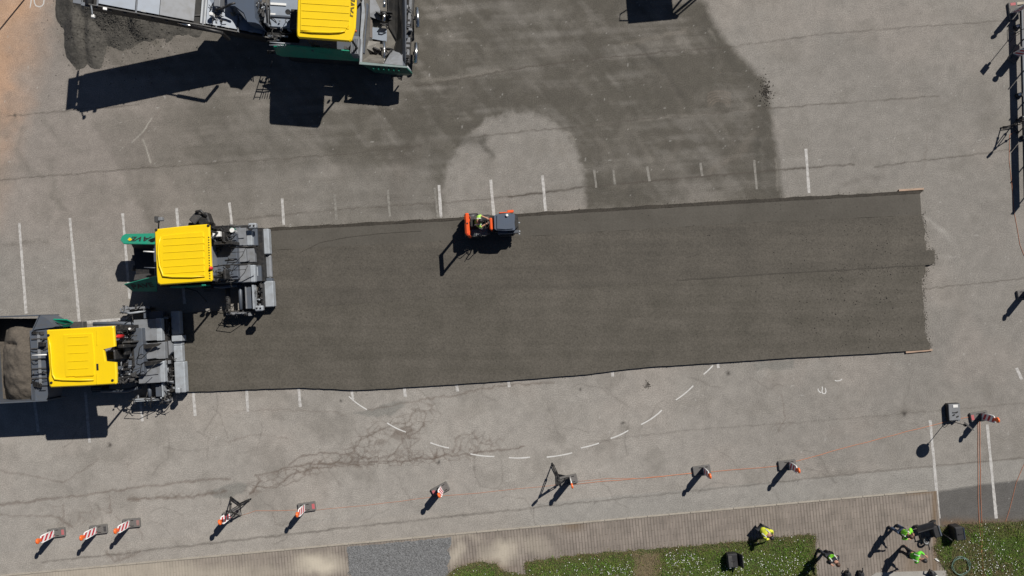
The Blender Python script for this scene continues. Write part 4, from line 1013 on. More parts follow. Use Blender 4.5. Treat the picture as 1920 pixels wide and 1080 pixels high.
    for j in range(n):
        for i in range(n):
            x = -170 + i/(n-1)*416; y = 150 + j/(n-1)*622; p = mc.pt(x, y, 1.95)
            cx, cy = (x-125)/190, (y-460)/330
            h = 1.15 + .95*max(0, 1-abs(cx)**2.2*.9 - abs(cy)**3*.75)
            h += .16*math.exp(-((x-110)/60)**2-((y-250)/55)**2) - .22*math.exp(-((x-95)/48)**2-((y-345)/16)**2)
            h += .14*float(fbm(np.array(p.x*1.6), np.array(p.y*1.6), 81)-.5)*2 + .05*float(fbm(np.array(p.x*7), np.array(p.y*7), 82, 2)-.5)*2
            if x < 15: h -= .45*(15-x)/60
            V.append((p.x, p.y, max(h, .95)))
    for j in range(n-1):
        for i in range(n-1): Fq.append((j*n+i, j*n+i+1, (j+1)*n+i+1, (j+1)*n+i))
    mxo = MB().add(V, Fq).build('hot_mix', mat('brown_hot_mix', (.093, .079, .064), .95, dirt=.6, dscale=2, dcol=(.06, .05, .04), bump=.8, bscale=20, fine=.25, fscale=14), root, True)
    tag(mxo, 'brown heap of hot asphalt mix filling the hopper')
    lb('hopper_floor', -4.6, -1.5, -1.4, 1.5, .6, .95, DSTEEL)
    # platform and controls
    mc.box('platform_floor', 780, 230, 1010, 640, 1.1, 1.3, DSTEEL)
    mc.box('side_console', 868, 200, 985, 250, 1.3, 2.0, BLACK); mc.box('control_desk', 790, 322, 990, 336, 1.3, 2.2, DSTEEL); seat(mc, 920, 385, 1.75)
    mc.box('seat_shell', 798, 386, 862, 464, 1.3, 2.75, BLACK, .05); mc.box('console_tower', 880, 345, 930, 372, 1.3, 2.7, BLACK, .03)
    mc.box('console_pad', 880, 430, 905, 470, 1.3, 2.0, SLATE); mc.box('side_console', 985, 300, 1003, 520, 1.2, 1.6, BLACK)
    mc.clutter(865, 230, 1000, 330, 1.4, 2.3, 36, 11); mc.clutter(870, 480, 1020, 620, 1.3, 2.2, 44, 12); mc.clutter(800, 380, 990, 470, 1.35, 1.6, 10, 13); mc.clutter(880, 600, 980, 640, .8, 1.4, 10, 14)
    p = mc.pt(972, 226, 2.3); MB().lathe(p, [(.05, -.03), (.05, .02)], 10).build('fitting', WHITE, root)
    # screed
    mc.box('screed_beam', 1010, 150, 1260, 640, .35, .80, BLACK)
    mc.box('walkway_plate', 1003, 155, 1170, 318, .88, 1.22, STEEL); mc.box('walkway_lip', 1168, 145, 1212, 318, .9, 1.20, LSTEEL, .03)
    mc.box('walkway_plate', 1008, 336, 1180, 456, .88, 1.18, STEEL); mc.box('step_plate', 1182, 325, 1236, 452, .8, 1.10, STEEL)
    mc.poly('step_tread', [(1236, 312), (1268, 318), (1290, 345), (1288, 400), (1262, 430), (1238, 440)], .45, .72, STEEL)
    mc.box('walkway_plate', 1036, 480, 1198, 634, .88, 1.22, STEEL); mc.box('walkway_lip', 1196, 468, 1234, 628, .9, 1.20, LSTEEL, .03)
    for ox, oy in ((0, 0), (14, 128)):
        mc.tube('handrail', [(1035+ox, 448+oy, 1.9), (1046+ox, 370+oy, 2.1), (1070+ox, 346+oy, 2.15), (1200+ox, 336+oy, 2.1)], .016, BLACK)
        mc.tube('handrail', [(1035+ox, 448+oy, 1.9), (1060+ox, 450+oy, 1.95), (1120+ox, 395+oy, 2.05), (1152+ox, 360+oy, 2.1)], .016, BLACK)
        mc.poly('rail_pad', [(1055+ox, 350+oy), (1130+ox, 336+oy), (1212+ox, 332+oy), (1190+ox, 352+oy), (1140+ox, 370+oy), (1062+ox, 378+oy)], 1.4, 1.44, BLACK)
    mc.box('screed_plate', 1282, 92, 1346, 276, .25, .62, LSTEEL, .03); mc.box('screed_joint', 1286, 276, 1364, 320, .2, .68, LSTEEL); mc.box('screed_plate', 1299, 322, 1362, 352, .2, .5, LSTEEL, .03)
    mc.box('screed_plate', 1302, 352, 1366, 474, .2, .5, LSTEEL, .03); mc.box('screed_plate', 1308, 474, 1386, 706, .25, .62, LSTEEL, .03)
    mc.clutter(1236, 440, 1296, 730, .4, .95, 60, 15, .35); mc.clutter(1215, 130, 1275, 310, .4, .95, 26, 16, .35)
    mc.tube('guide_tube', [(1118, 636, .75), (1126, 740, .75)], .085, SLATE, n=12)
    mc.box('extension_plate', 1166, 640, 1216, 735, .5, .9, SLATE); mc.box('extension_edge', 1212, 632, 1222, 738, .6, 1.0, LSTEEL, .004)
    for x, y, w in ((1330, 690, 20), (1160, 112, 0)):
        if w: mc.box('control_box', x-20, y-22, x+16, y+20, .9, 1.2, LSTEEL, .04)
    mc.box('end_gate', 990, 742, 1258, 762, .03, .62, DSTEEL, .01); mc.box('end_gate_rail', 1000, 748, 1190, 770, .62, .74, LSTEEL, .01); mc.clutter(990, 735, 1260, 785, .4, .9, 34, 17, .5)
    mc.box('end_gate_shoe', 1200, 735, 1262, 775, .1, .55, STEEL, .04)
    mc.box('end_gate', 930, 70, 1110, 88, .03, .75, DSTEEL, .01); mc.box('end_gate_rail', 920, 62, 1120, 80, .75, .85, STEEL, .01); mc.clutter(905, 60, 1120, 100, .5, 1.0, 26, 18, .5)
    mc.tube('gate_arm', [(910, 98, .9), (980, 110, 1.0), (1090, 92, 1.0)], .05, LSTEEL); mc.tube('gate_arm', [(940, 170, 1.0), (990, 120, 1.1), (1000, 180, 1.1)], .03, BLACK)
    mc.box('screed_tunnel', 1075, 85, 1100, 150, .5, .95, SLATE); mc.box('extension_plate', 1110, 95, 1220, 150, .4, .8, SLATE)
    for z in (1.25, .85): mc.tube('gate_handle', [(990, 770, .7), (960, 766, z), (1080, 760, z+.1), (1200, 755, .8)], .016, BLACK)
    mc.tube('tow_arm', [(760, 690, .9), (950, 690, .8), (1060, 660, .7)], .09, SLATE, n=8); mc.tube('tow_arm', [(700, 190, .9), (900, 185, .8), (1040, 190, .7)], .09, SLATE, n=8)
    for i in range(3): mc.box('ladder_step', 690, 665+i*13, 760, 676+i*13, .95-.3*i, 1.0-.3*i, DSTEEL, .004)
    mc.box('side_step', 680, 655, 760, 690, .2, .9, BLACK)
    return root
paver_lower()

# ------------------------------------------------------------------ material feeder at the top, conveyor to the left
def feeder():
    zm = lambda x, y: (450+x/4.154, y/4.154)
    Zc = 3.72
    g = P(612, 22, Zc)
    root = empty('material_feeder', (g.x, g.y, 0), 'yellow roofed material feeder with long conveyor arm at the top left', 'feeder')
    rz = math.radians(-4.0)
    mc = Machine(root, zm, rz); R = Matrix.Rotation(rz, 3, 'Z'); G = Vector((g.x, g.y, 0))
    def lb(name, u0, v0, u1, v1, z0, z1, m, b=.02):
        c = G + R @ Vector(((u0+u1)/2, (v0+v1)/2, (z0+z1)/2)); return MB().bbox(c, (u1-u0, v1-v0, z1-z0), rz, b).build(name, m, root)
    cn = canopy(mc, [(440, 240), (447, 0), (452, -180), (470, -190), (890, -165), (902, -150), (906, 60), (897, 220), (868, 312), (855, 322), (650, 306), (455, 292), (443, 280)], Zc,
           [((480, y), (850, y+22)) for y in (-150, -90, -30, 25, 82, 140, 196)], visor=[(470, 244), (560, 250), (700, 254), (780, 250), (820, 243)], panel=[(466, -160), (860, -140), (864, 40), (850, 200), (815, 250), (640, 252), (464, 238)])
    mc.text('lettering', 'PAVE', mc.pt(868, 58, Zc+.0), mc.pt(876, 10, Zc)-mc.pt(862, 108, Zc), mc.pt(850, 55, Zc)-mc.pt(890, 60, Zc), .36, mat('dark_olive_print', (.12, .09, .01), .5), cn, .012)
    for x, y in ((480, 250), (480, -160), (870, -140), (850, 280)): mc.vpost('roof_post', x, y, Zc, 1.5, Zc-.1, .05, BLACK)
    lb('chassis', -2.6, -1.0, 1.25, 1.3, .4, 1.5, SLATE)
    for v in (1.05, -1.0):
        c = G + R @ Vector((0, v, 0)); mt = Machine(root, lambda x, y: (x, y), rz); px = to_px(c.x, c.y); track(mt, 'crawler_track', px[0], px[1], 0.0, 5.0, .36)
    mc.panel('side_panel', [(262, 365, 1.7), (350, 352, 1.95), (920, 405, 1.95), (925, 478, 1.2), (330, 440, 1.2), (285, 425, 1.3)], GRN, .05)
    mc.box('platform_floor', 230, -150, 450, 215, 1.5, 1.75, BLUEST); mc.box('side_console', 390, 70, 445, 225, 1.7, 2.3, BLACK)
    mc.box('walkway_strip', 235, 22, 360, 40, 1.76, 1.80, WHITE, .004); mc.box('walkway_strip', 235, 102, 275, 116, 1.76, 1.80, WHITE, .004); mc.box('walkway_edge', 232, 118, 430, 135, 1.6, 1.82, SLATE)
    p = mc.pt(375, 95, 2.6); MB().lathe(p, [(.02, -.8), (.02, 0), (.12, .01), (.12, .05)], 12).build('mirror', BLACK, root)
    mc.tube('rail', [(205, -60, 2.6), (208, 60, 2.6), (215, 180, 2.4)], .03, DSTEEL); mc.tube('rail', [(228, -60, 2.6), (230, 190, 2.4)], .025, BLACK)
    mc.box('rail_board', 190, 40, 204, 180, 1.9, 2.45, STEEL, .01); mc.tube('rail', [(232, 330, 2.1), (300, 335, 2.1), (390, 340, 2.0)], .03, LSTEEL); mc.tube('rail', [(228, 352, 1.9), (300, 352, 1.9), (350, 356, 1.9)], .025, LSTEEL)
    for i in range(4): mc.tube('handrail', [(290+i*18, 372, 1.9), (296+i*20, 350, 2.3)], .018, LSTEEL)
    mc.box('lower_deck', 200, 215, 470, 330, 1.1, 1.5, BLACK); mc.clutter(120, 30, 190, 200, 1.7, 2.5, 30, 21, .5); mc.clutter(230, 150, 400, 330, 1.5, 2.0, 22, 22, .6); mc.clutter(520, 320, 860, 390, 1.2, 1.9, 16, 23, .6)
    mc.box('side_cabinet', 862, 280, 925, 420, 1.3, 2.1, STEEL)
    for i in range(4): mc.box('cabinet_louvre', 872+i*12, 300, 877+i*12, 410, 2.1, 2.13, SLATE, .003)
    p = mc.pt(898, 240, 3.0); MB().lathe(p, [(.05, -.1), (.06, 0), (.03, .06)], 10).build('warning_beacon', LAMP, root, True)
    mc.tube('ladder_rail', [(250, 470, 1.0), (240, 520, .2)], .03, DSTEEL)
    # caged side ladder whose shadow shows below the machine
    for x in (215, 265): mc.tube('ladder_rail', [(x, 420, .3), (x, 395, 2.1)], .022, BLACK)
    for z in (.6, .95, 1.3, 1.65, 2.0): mc.tube('ladder_rung', [(212, 420-14*(z-.3), z), (268, 420-14*(z-.3), z)], .016, BLACK)
    # hopper at the right end (zoom of its own)
    zh = lambda x, y: (640+x/6.75, y/6.75)
    h = Machine(root, zh, rz, .70)
    h.panel('hopper_rear_wall', [(285, -200, 2.3), (300, 180, 2.3), (245, 780, 2.3), (390, 700, 1.0), (400, 300, 1.0), (420, -200, 1.0)], WORN, .05)
    h.panel('hopper_rear_edge', [(250, -200, 2.36), (268, -200, 2.36), (300, 180, 2.36), (270, 450, 2.36), (262, 790, 2.36), (232, 790, 2.36), (240, 400, 2.36), (260, 120, 2.36)], LSTEEL, .05)
    h.poly('hopper_floor', [(380, -200), (760, -200), (760, 800), (370, 780)], .7, .85, WORN)
    h.panel('floor_plate', [(300, -200, 1.9), (330, -200, 1.8), (500, 130, 1.2), (520, 270, 1.0), (300, 185, 1.7)], STEEL, .03)
    h.panel('floor_plate', [(300, 210, 1.75), (390, 255, 1.3), (395, 480, 1.3), (285, 450, 1.8)], mat('brownish_worn_steel', (.13, .105, .09), .6, dirt=.4), .03)
    h.panel('conveyor_plate', [(390, 345, 1.05), (575, 360, 1.05), (575, 525, 1.05), (385, 490, 1.05)], BLUEST, .03)
    h.panel('floor_plate', [(300, 600, 1.8), (470, 690, 1.2), (490, 530, 1.1), (310, 510, 1.7)], WORN, .03)
    h.panel('side_slope', [(262, 780, 2.2), (540, 805, 2.2), (560, 700, 1.2), (320, 680, 1.2)], WORN, .03)
    h.panel('side_slope', [(540, 805, 2.2), (780, 830, 2.2), (770, 640, 1.2), (640, 640, 1.0)], STEEL, .03)
    h.panel('front_wall', [(800, -200, 1.7), (830, -200, 1.7), (815, 830, 1.8), (770, 830, 1.8), (700, 640, .9), (720, -200, .9)], SLATE, .04)
    h.panel('rubber_apron', [(700, -200, 1.4), (760, -200, 1.6), (770, 440, 1.6), (760, 800, 1.5), (640, 720, 1.0), (700, 500, 1.0), (600, 340, .95), (580, -100, 1.0)], RUB, .02)
    h.panel('hopper_top_edge', [(228, 780, 2.42), (832, 838, 2.42), (828, 858, 2.42), (226, 812, 2.42)], mat('pale_green_grey_edge', (.20, .26, .25), .5, dirt=.4), .06)
    sd = h.panel('hopper_side', [(250, 815, 2.36), (826, 862, 2.36), (900, 935, 1.9), (830, 960, 1.1), (430, 920, 1.0)], mat('dark_green_paint', (.006, .085, .06), .45, dirt=.35), .05)
    for i in range(6): h.box('side_rib', 400+i*64, 842+i*5, 415+i*64, 872+i*5, 1.9, 2.24, GRN, .004, sd)
    # auger shafts with brackets
    for y0, y1 in ((160, 270), (520, 800), (10, 90)):
        h.tube('auger_shaft', [(545, y0, 1.5), (540, y1, 1.5)], .075, CHROME, n=12)
    for y in (150, 300, 610, 740):
        h.box('shaft_bracket', 490, y-9, 640 if y in (150, 610) else 590, y+7, 1.2, 1.55, BLACK, .01)
        h.tube('auger_ring', [(500, y+40, 1.3), (520, y+15, 1.6), (560, y+20, 1.6), (585, y+60, 1.3)], .03, DSTEEL)
    h.poly('paddle', [(398, 590), (440, 600), (480, 620), (470, 632), (420, 612)], 1.2, 1.6, DSTEEL); h.poly('paddle', [(430, 140), (490, 165), (510, 185), (480, 180)], 1.2, 1.6, BLACK)
    h.poly('paddle', [(560, 690), (640, 610), (650, 612), (570, 705)], 1.2, 1.5, DSTEEL)
    # push beam and rollers
    h.box('push_beam', 812, -150, 890, 800, .5, .95, DSTEEL, .03); h.box('beam_cover', 850, -150, 885, 360, .95, 1.05, STEEL, .01); h.box('beam_cover', 812, 470, 862, 760, .95, 1.05, STEEL, .01)
    for y in (100, 260, 330, 550, 610): h.box('beam_gap', 820, y-18, 870, y+12, .93, 1.06, BLACK, .01)
    h.clutter(815, 60, 885, 780, .9, 1.2, 16, 25, .35)
    for a, b in (((962, 100), (968, 345)), ((950, 545), (938, 800))):
        h.tube('push_roller', [(*a, .8), (*b, .8)], .10, CHROME, n=14); h.box('roller_mount', 905, (a[1]+b[1])/2-20, 950, (a[1]+b[1])/2+20, .5, .7, DSTEEL)
    h.tube('front_link', [(830, 840, 2.1), (880, 905, 1.8)], .05, LSTEEL); h.tube('front_link', [(700, 965, 1.0), (640, 965, .6), (640, 1000, .3)], .04, BLACK); h.tube('front_link', [(755, 970, 1.0), (758, 1010, .4)], .04, BLACK)
    # conveyor arm, rising to the left
    zc = lambda x, y: (300+x/7.111, y/7.109)
    e = Machine(root, zc, rz)
    PL, PR = P(166, 8.5, 4.45), P(455, 62, 2.05)
    d = (PR-PL).normalized(); s = Vector((-d.y, d.x, 0)).normalized(); up = d.cross(s).normalized()
    if up.z < 0: up = -up
    Lc = (PR-PL).length; Wd = 1.55
    def bar(name, l0, l1, w0, w1, h0, h1, m):
        vs = [PL + d*l + s*w + up*hh for hh in (h0, h1) for l, w in ((l0, w0), (l1, w0), (l1, w1), (l0, w1))]
        return MB().prism(vs[:4], vs[4:]).build(name, m, root)
    bar('conveyor_side_beam', 0, Lc+1.6, 0, .05, -.78, .0, BLACK); bar('conveyor_side_beam', 0, Lc+1.6, Wd-.09, Wd, -.42, .02, BLACK)
    bar('conveyor_belt', .1, Lc+1.2, .09, Wd-.09, -.28, -.2, RUB)
    k = 0
    for l0, l1, m in ((.35, 1.75, BLUEST), (1.8, 2.7, BLUEST), (2.72, 4.1, STEEL), (4.6, 5.9, BLUEST), (5.95, 7.1, BLUEST)):
        bar('conveyor_cover', l0, l1, .14, Wd-.14, -.10, -.04, m)
    for l in (.3, 1.78, 4.45, 5.0, 5.92, 7.0): bar('cross_bar', l, l+.06, 0, Wd, -.02, .05, SLATE)
    bar('conveyor_plate', 4.36, 4.58, .1, Wd-.1, -.05, -.01, LSTEEL)
    for l in np.arange(.2, Lc, .55): bar('beam_bracket', l, l+.12, -.05, 0, -.3, -.12, DSTEEL)
    for l in (2.0, 4.9, 5.4, 6.4): bar('bolt_plate', l, l+.18, .10, .18, -.02, .06, LSTEEL)
    bar('tail_lamp', .55, .7, -.10, 0, -.05, .05, WHITE)
    rb = MB().tube([PL + s*.05 - up*.2, PL + s*(Wd-.05) - up*.2], .16, 14).build('head_roller', DSTEEL, root, True)
    # chute guard at the conveyor head: ring of plates with gaps
    for w0, w1 in ((0, .14), (.32, .5), (.95, 1.12), (1.38, 1.55)): bar('chute_strut', -.3, .05, w0, w1, -.36, -.28, SLATE)
    bar('chute_hood', -.62, -.28, .05, Wd-.05, -.40, -.30, SLATE); bar('chute_lip', -.32, -.25, 0, Wd, -.75, -.3, SLATE)
    MB().tube([PL + s*(-.02)+d*.1, PL + s*(-.35)+d*.1 - Vector((0, 0, .15))], .03, 7).build('lamp_stalk', LSTEEL, root); MB().bbox(PL - s*.4 + d*.1 - Vector((0, 0, .2)), (.12, .14, .12), rz, .02).build('work_lamp', WHITE, root)
    # conveyor lift cylinder under the arm
    a0, a1 = P(334, 43, 2.95), P(415, 61, 2.9)
    MB().bbox(a1-Vector((0, 0, .45)), (.14, .12, .9), rz, .02).build('cylinder_bracket', BLACK, root)
    MB().tube([a0, a0.lerp(a1, .35)], .035, 8).build('lift_rod', CHROME, root, True); MB().tube([a0.lerp(a1, .3), a1], .07, 10).build('lift_cylinder', BLACK, root, True)
    # hood and machinery between conveyor and roof
    hd = e.poly('conveyor_hood', [(880, -260), (1240, -300), (1255, 60), (1268, 240), (1330, 325), (1270, 300), (1165, 290), (1118, 170), (1000, 80), (900, 70)], 1.6, 2.75, HOOD)
    e.panel('hood_face', [(1000, 82, 2.74), (1115, 172, 2.74), (1165, 292, 2.74), (1130, 240, 2.0), (1050, 330, 1.6), (940, 160, 2.0)], SLATE, .03)
    e.tube('work_lamp_body', [(975, 165, 2.2), (985, 310, 1.9)], [.13, .07], mat('lamp_beige', (.20, .18, .14), .5), n=12); e.tube('work_lamp_body', [(1080, 200, 2.2), (1060, 320, 1.9)], [.10, .06], STEEL, n=12)
    e.tube('bracket_arm', [(740, 130, 2.7), (840, 110, 2.8), (930, 60, 2.9), (1000, 40, 2.95)], .05, BLACK); e.box('bracket', 650, 160, 700, 205, 2.6, 2.9, WHITE, .02)
    e.box('bracket', 715, -80, 800, 90, 2.3, 2.9, STEEL, .03); e.clutter(690, 60, 860, 290, 2.2, 2.8, 26, 27, .45); e.clutter(1260, 20, 1400, 300, 1.9, 2.5, 24, 28, .5)
    e.box('machine_deck', 600, 120, 1460, 330, 1.2, 1.7, BLACK); e.panel('deck_plate', [(640, 200, 2.0), (860, 200, 2.0), (900, 330, 1.6), (780, 330, 1.6)], STEEL, .03)
    e.panel('conveyor_shield', [(640, 0, 2.6), (720, -60, 2.6), (720, 110, 2.5), (660, 70, 2.5)], BLUEST, .02)
    e.tube('hose', [(300, 185, 2.9), (420, 210, 2.7), (640, 200, 2.5), (720, 240, 2.3)], .04, BLACK); e.tube('hose', [(650, 60, 2.7), (690, 110, 2.6), (660, 150, 2.6)], .015, BLACK)
    return root
feeder()

# ------------------------------------------------------------------ another machine parked beyond the top edge: only its shadow reaches the picture
def parked_machine():
    s = P(1172, 42) - Vector((SHV.x, SHV.y, 0))*3.7       # foot of the roof's lower left corner
    c = Vector((s.x+1.05, s.y+1.4, 0))
    root = empty('road_paver', c, 'roofed road paver beyond the top edge that throws a shadow into the yard', 'paver')
    def b(name, o, sz, m, rz=math.radians(5), bv=.03): return MB().bbox(c+Vector(o), sz, rz, bv).build(name, m, root)
    b('canopy', (0, 0, 3.65), (2.1, 2.8, .12), YEL); b('chassis', (.3, .3, 1.0), (3.6, 1.9, .9), SLATE); b('engine_hood', (-.2, .3, 1.8), (1.6, 1.7, .7), STEEL)
    for y in (-.75, 1.3): b('crawler_track', (.3, y, .36), (3.9, .34, .72), RUB, bv=.25)
    for x, y in ((-.9, -1.2), (.9, -1.2), (.9, 1.2), (-.9, 1.2)): MB().tube([c+Vector((x, y, 1.3)), c+Vector((x, y, 3.6))], .05, 8).build('roof_post', BLACK, root)
    b('seat', (.9, .2, 1.9), (.5, .5, .14), BLACK); b('backrest', (1.15, .2, 2.2), (.12, .48, .5), BLACK)
    q = c+Vector((-1.05, -1.4, 3.6))
    MB().tube([q+Vector((0, .5, 0)), q+Vector((-.42, .15, -.2)), q+Vector((-.45, -.15, -.2)), q+Vector((.3, .0, 0))], .03, 6).build('lamp_frame', BLACK, root)
    MB().tube([c+Vector((1.0, -1.3, 3.4)), c+Vector((2.1, -.5, 3.0)), c+Vector((2.6, .3, 2.4))], .06, 8).build('arm', BLACK, root)
    MB().tube([c+Vector((1.0, -1.5, 3.3)), c+Vector((1.25, -1.3, 3.4)), c+Vector((2.0, -.7, 3.2))], .04, 8).build('arm', BLACK, root); b('work_lamp', (1.0, -1.55, 3.2), (.22, .15, .15), BLACK)
parked_machine()
def survey_pole():
    g = P(72, -33); root = empty('marker_pole', (g.x, g.y, 0), 'thin upright pole just beyond the top left corner', 'pole')
    MB().tube([(g.x, g.y, 0.05), (g.x, g.y, 5.0)], .035, 8).build('pole', DSTEEL, root, True); MB().lathe((g.x, g.y, 0), [(.25, 0), (.25, .05), (.08, .08)], 16).build('base', DSTEEL, root)
survey_pole()

# ================================================================== PEOPLE
def skin_obj(name, verts, edges, rad, material, parent, root_i=0, sub=2):
    me = bpy.data.meshes.new(name); me.from_pydata(verts, edges, []); me.materials.append(material)
    o = bpy.data.objects.new(name, me); COL.objects.link(o); o.parent = parent
    md = o.modifiers.new('skin', 'SKIN'); md.use_smooth_shade = True
    for i, r in enumerate(rad):
        sv = me.skin_vertices[0].data[i]; sv.radius = (r, r) if not isinstance(r, tuple) else r; sv.use_root = (i == root_i)
    sb = o.modifiers.new('sub', 'SUBSURF'); sb.levels = sb.render_levels = sub
    return o
def person(loc, head_deg, J, label, top, vest, trouser, hair, z0=0.0, top_sleeve=True, bag=None, grip=1.0):
    """J: joints in local metres, x forward, y left, z up"""
    root = empty('person', Vector(loc), label, 'person'); root.rotation_euler = (0, 0, math.radians(head_deg))
    V = lambda k: Vector(J[k])
    names = ['pelvis', 'spine', 'chest', 'neck', 'head', 'crown']
    verts, edges, rad, ix = [], [], [], {}
    def add(n, p, r, to=None):
        ix[n] = len(verts); verts.append(tuple(p)); rad.append(r)
        if to: edges.append((ix[to], ix[n]))
    add('pelvis', V('pelvis'), .13); add('spine', V('pelvis').lerp(V('chest'), .5), .12, 'pelvis'); add('chest', V('chest'), .145, 'spine')
    add('neck', V('neck'), .055, 'chest'); add('head', V('head'), .088, 'neck')
    hd = (V('head')-V('neck')).normalized(); fw = Vector(J.get('face', (1, 0, 0))); fw = (fw - hd*fw.dot(hd)).normalized(); lf = hd.cross(fw)
    add('crown', V('head')+hd*.09, .065, 'head'); add('nose', V('head')+fw*.115-hd*.01, .014, 'head')
    add('earl', V('head')+lf*.095, .018, 'head'); add('earr', V('head')-lf*.095, .018, 'head')
    for s, sg in (('l', 1), ('r', -1)):
        add('sh'+s, V('sh'+s), .065, 'chest'); add('el'+s, V('el'+s), .045, 'sh'+s); add('wr'+s, V('wr'+s), .030, 'el'+s)
        d = (V('wr'+s)-V('el'+s)).normalized(); side = d.cross(Vector((0, 0, 1)));  side = side.normalized() if side.length > .1 else Vector((0, 1, 0))
        dn = d.cross(side); palm = V('wr'+s)+d*.06
        add('pa'+s, palm, .034, 'wr'+s)
        for k, (off, ln) in enumerate(((-.030, .062), (-.010, .075), (.010, .070), (.030, .055))):
            a = palm + d*.035 + side*off; b = a + d*ln*.55 - Vector((0, 0, .012*grip)); c = b + d*ln*.35 - Vector((0, 0, .035*grip))
            add(f'f{s}{k}a', a, .0095, 'pa'+s); add(f'f{s}{k}b', b, .009, f'f{s}{k}a'); add(f'f{s}{k}c', c, .008, f'f{s}{k}b')
        t = V('wr'+s)+d*.03 - side*.045*sg; add('th'+s, t, .0105, 'pa'+s); add('tt'+s, t+d*.035-side*.012*sg, .009, 'th'+s)
        add('hp'+s, V('hp'+s), .10, 'pelvis'); add('kn'+s, V('kn'+s), .062, 'hp'+s); add('an'+s, V('an'+s), .042, 'kn'+s)
        ft = V('an'+s)+Vector(J.get('toe'+s, (.16, 0, -.05))); add('to'+s, ft, .035, 'an'+s)
    skin_obj('body', verts, edges, rad, SKIN, root, 0, 2)
    # jacket or shirt with sleeves
    def chain(name, pts, m, extra=()):
        vv, ee, rr, k = [], [], [], {}
        for n, p, r, to in pts:
            k[n] = len(vv); vv.append(tuple(p)); rr.append(r)
            if to: ee.append((k[to], k[n]))
        return skin_obj(name, vv, ee, rr, m, root, 0, 2)
    tp = [('a', V('spine') if 'spine' in J else V('pelvis').lerp(V('chest'), .1), .155, None), ('m', V('pelvis').lerp(V('chest'), .55), .15, 'a'), ('b', V('chest'), .175, 'm'), ('c', V('neck').lerp(V('chest'), .35), .09, 'b')]
    for s in 'lr':
        tp += [('s'+s, V('sh'+s), .09, 'b'), ('e'+s, V('el'+s), .066, 's'+s)]
        tp += [('w'+s, V('el'+s).lerp(V('wr'+s), .85 if top_sleeve else .15), .05, 'e'+s)]
    chain('jacket', tp, top)
    if vest is not None:
        vp = [('a', V('pelvis').lerp(V('chest'), .15), .168, None), ('m', V('pelvis').lerp(V('chest'), .6), .163, 'a'), ('b', V('chest')+Vector((0, 0, .005)), .188, 'm'), ('l', V('shl').lerp(V('chest'), .25), .10, 'b'), ('r', V('shr').lerp(V('chest'), .25), .10, 'b')]
        chain('hi_vis_vest', vp, vest)
    # reflective bands over the shoulders
    for s in 'lr':
        a = V('sh'+s).lerp(V('chest'), .35); n = (V('neck')-V('chest')).normalized()
        q = [a + fw*.16 - n*.12, a + fw*.10 + n*.07, a + n*.115, a - fw*.10 + n*.07, a - fw*.16 - n*.12]
        w = lf*.022; vs = []; fs = []
        for i, p in enumerate(q): vs += [p+w, p-w]
        for i in range(4): fs.append((2*i, 2*i+1, 2*i+3, 2*i+2))
        me = bpy.data.meshes.new('reflective_band'); me.from_pydata([tuple(v) for v in vs], [], fs); me.materials.append(REFL); o = bpy.data.objects.new('reflective_band', me); COL.objects.link(o); o.parent = root
    chain('trousers', [('p', V('pelvis'), .15, None)] + [x for s in 'lr' for x in (('h'+s, V('hp'+s), .115, 'p'), ('k'+s, V('kn'+s), .08, 'h'+s), ('n'+s, V('kn'+s).lerp(V('an'+s), .9), .066, 'k'+s))], trouser)
    for s in 'lr':
        ft = V('an'+s)+Vector(J.get('toe'+s, (.16, 0, -.05)))
        chain('boot', [('a', V('an'+s)+Vector((0, 0, .06)), .055, None), ('b', V('an'+s)+Vector((-.02, 0, -.045)), .048, 'a'), ('c', ft+Vector((.02, 0, -.002)), .043, 'b')], BLACK)
    # hair: shell over the crown and back of the head
    mb = MB(); vs = []; fs = []; n1, n2 = 14, 6
    for j in range(n2+1):
        th = j/n2*1.75
        for i in range(n1):
            a = 2*math.pi*i/n1
            cut = 1.0 - .42*max(0, math.cos(a))*min(1, th/1.2)
            t = th*cut
            vs.append(V('head') + hd*.045 + (hd*math.cos(t)*.118 + (fw*math.cos(a)*1.12 + lf*math.sin(a))*math.sin(t)*.102))
    for j in range(n2):
        for i in range(n1): fs.append((j*n1+i, j*n1+(i+1) % n1, (j+1)*n1+(i+1) % n1, (j+1)*n1+i))
    me = bpy.data.meshes.new('hair'); me.from_pydata([tuple(v) for v in vs], [], fs); me.materials.append(hair); me.polygons.foreach_set('use_smooth', [True]*len(me.polygons))
    o = bpy.data.objects.new('hair', me); COL.objects.link(o); o.parent = root
    eyes = MB()
    for sg in (1, -1):
        e = V('head')+fw*.088+lf*.032*sg+hd*.018; 
        m2 = MB().lathe(e, [(.012, -.004), (.012, .004), (.006, .007)], 8, fw); me = bpy.data.meshes.new('eye'); me.from_pydata(m2.v, [], m2.f); me.materials.append(HAIRB); oo = bpy.data.objects.new('eye', me); COL.objects.link(oo); oo.parent = root
    mth = V('head')+fw*.088-hd*.048; m2 = MB().tube([mth-lf*.022, mth+fw*.004, mth+lf*.022], .005, 6); me = bpy.data.meshes.new('mouth'); me.from_pydata(m2.v, [], m2.f); me.materials.append(PINK); oo = bpy.data.objects.new('mouth', me); COL.objects.link(oo); oo.parent = root
    return root
STAND = dict(pelvis=(0, 0, .95), chest=(.02, 0, 1.32), neck=(.02, 0, 1.50), head=(.05, 0, 1.64), shl=(.01, .19, 1.42), shr=(.01, -.19, 1.42), ell=(-.02, .26, 1.13), elr=(-.02, -.26, 1.13), wrl=(.14, .25, .93), wrr=(.14, -.25, .93),
             hpl=(0, .10, .92), hpr=(0, -.10, .92), knl=(.04, .12, .50), knr=(.04, -.12, .50), anl=(0, .13, .09), anr=(0, -.13, .09))
def pose(**k): d = dict(STAND); d.update(k); return d

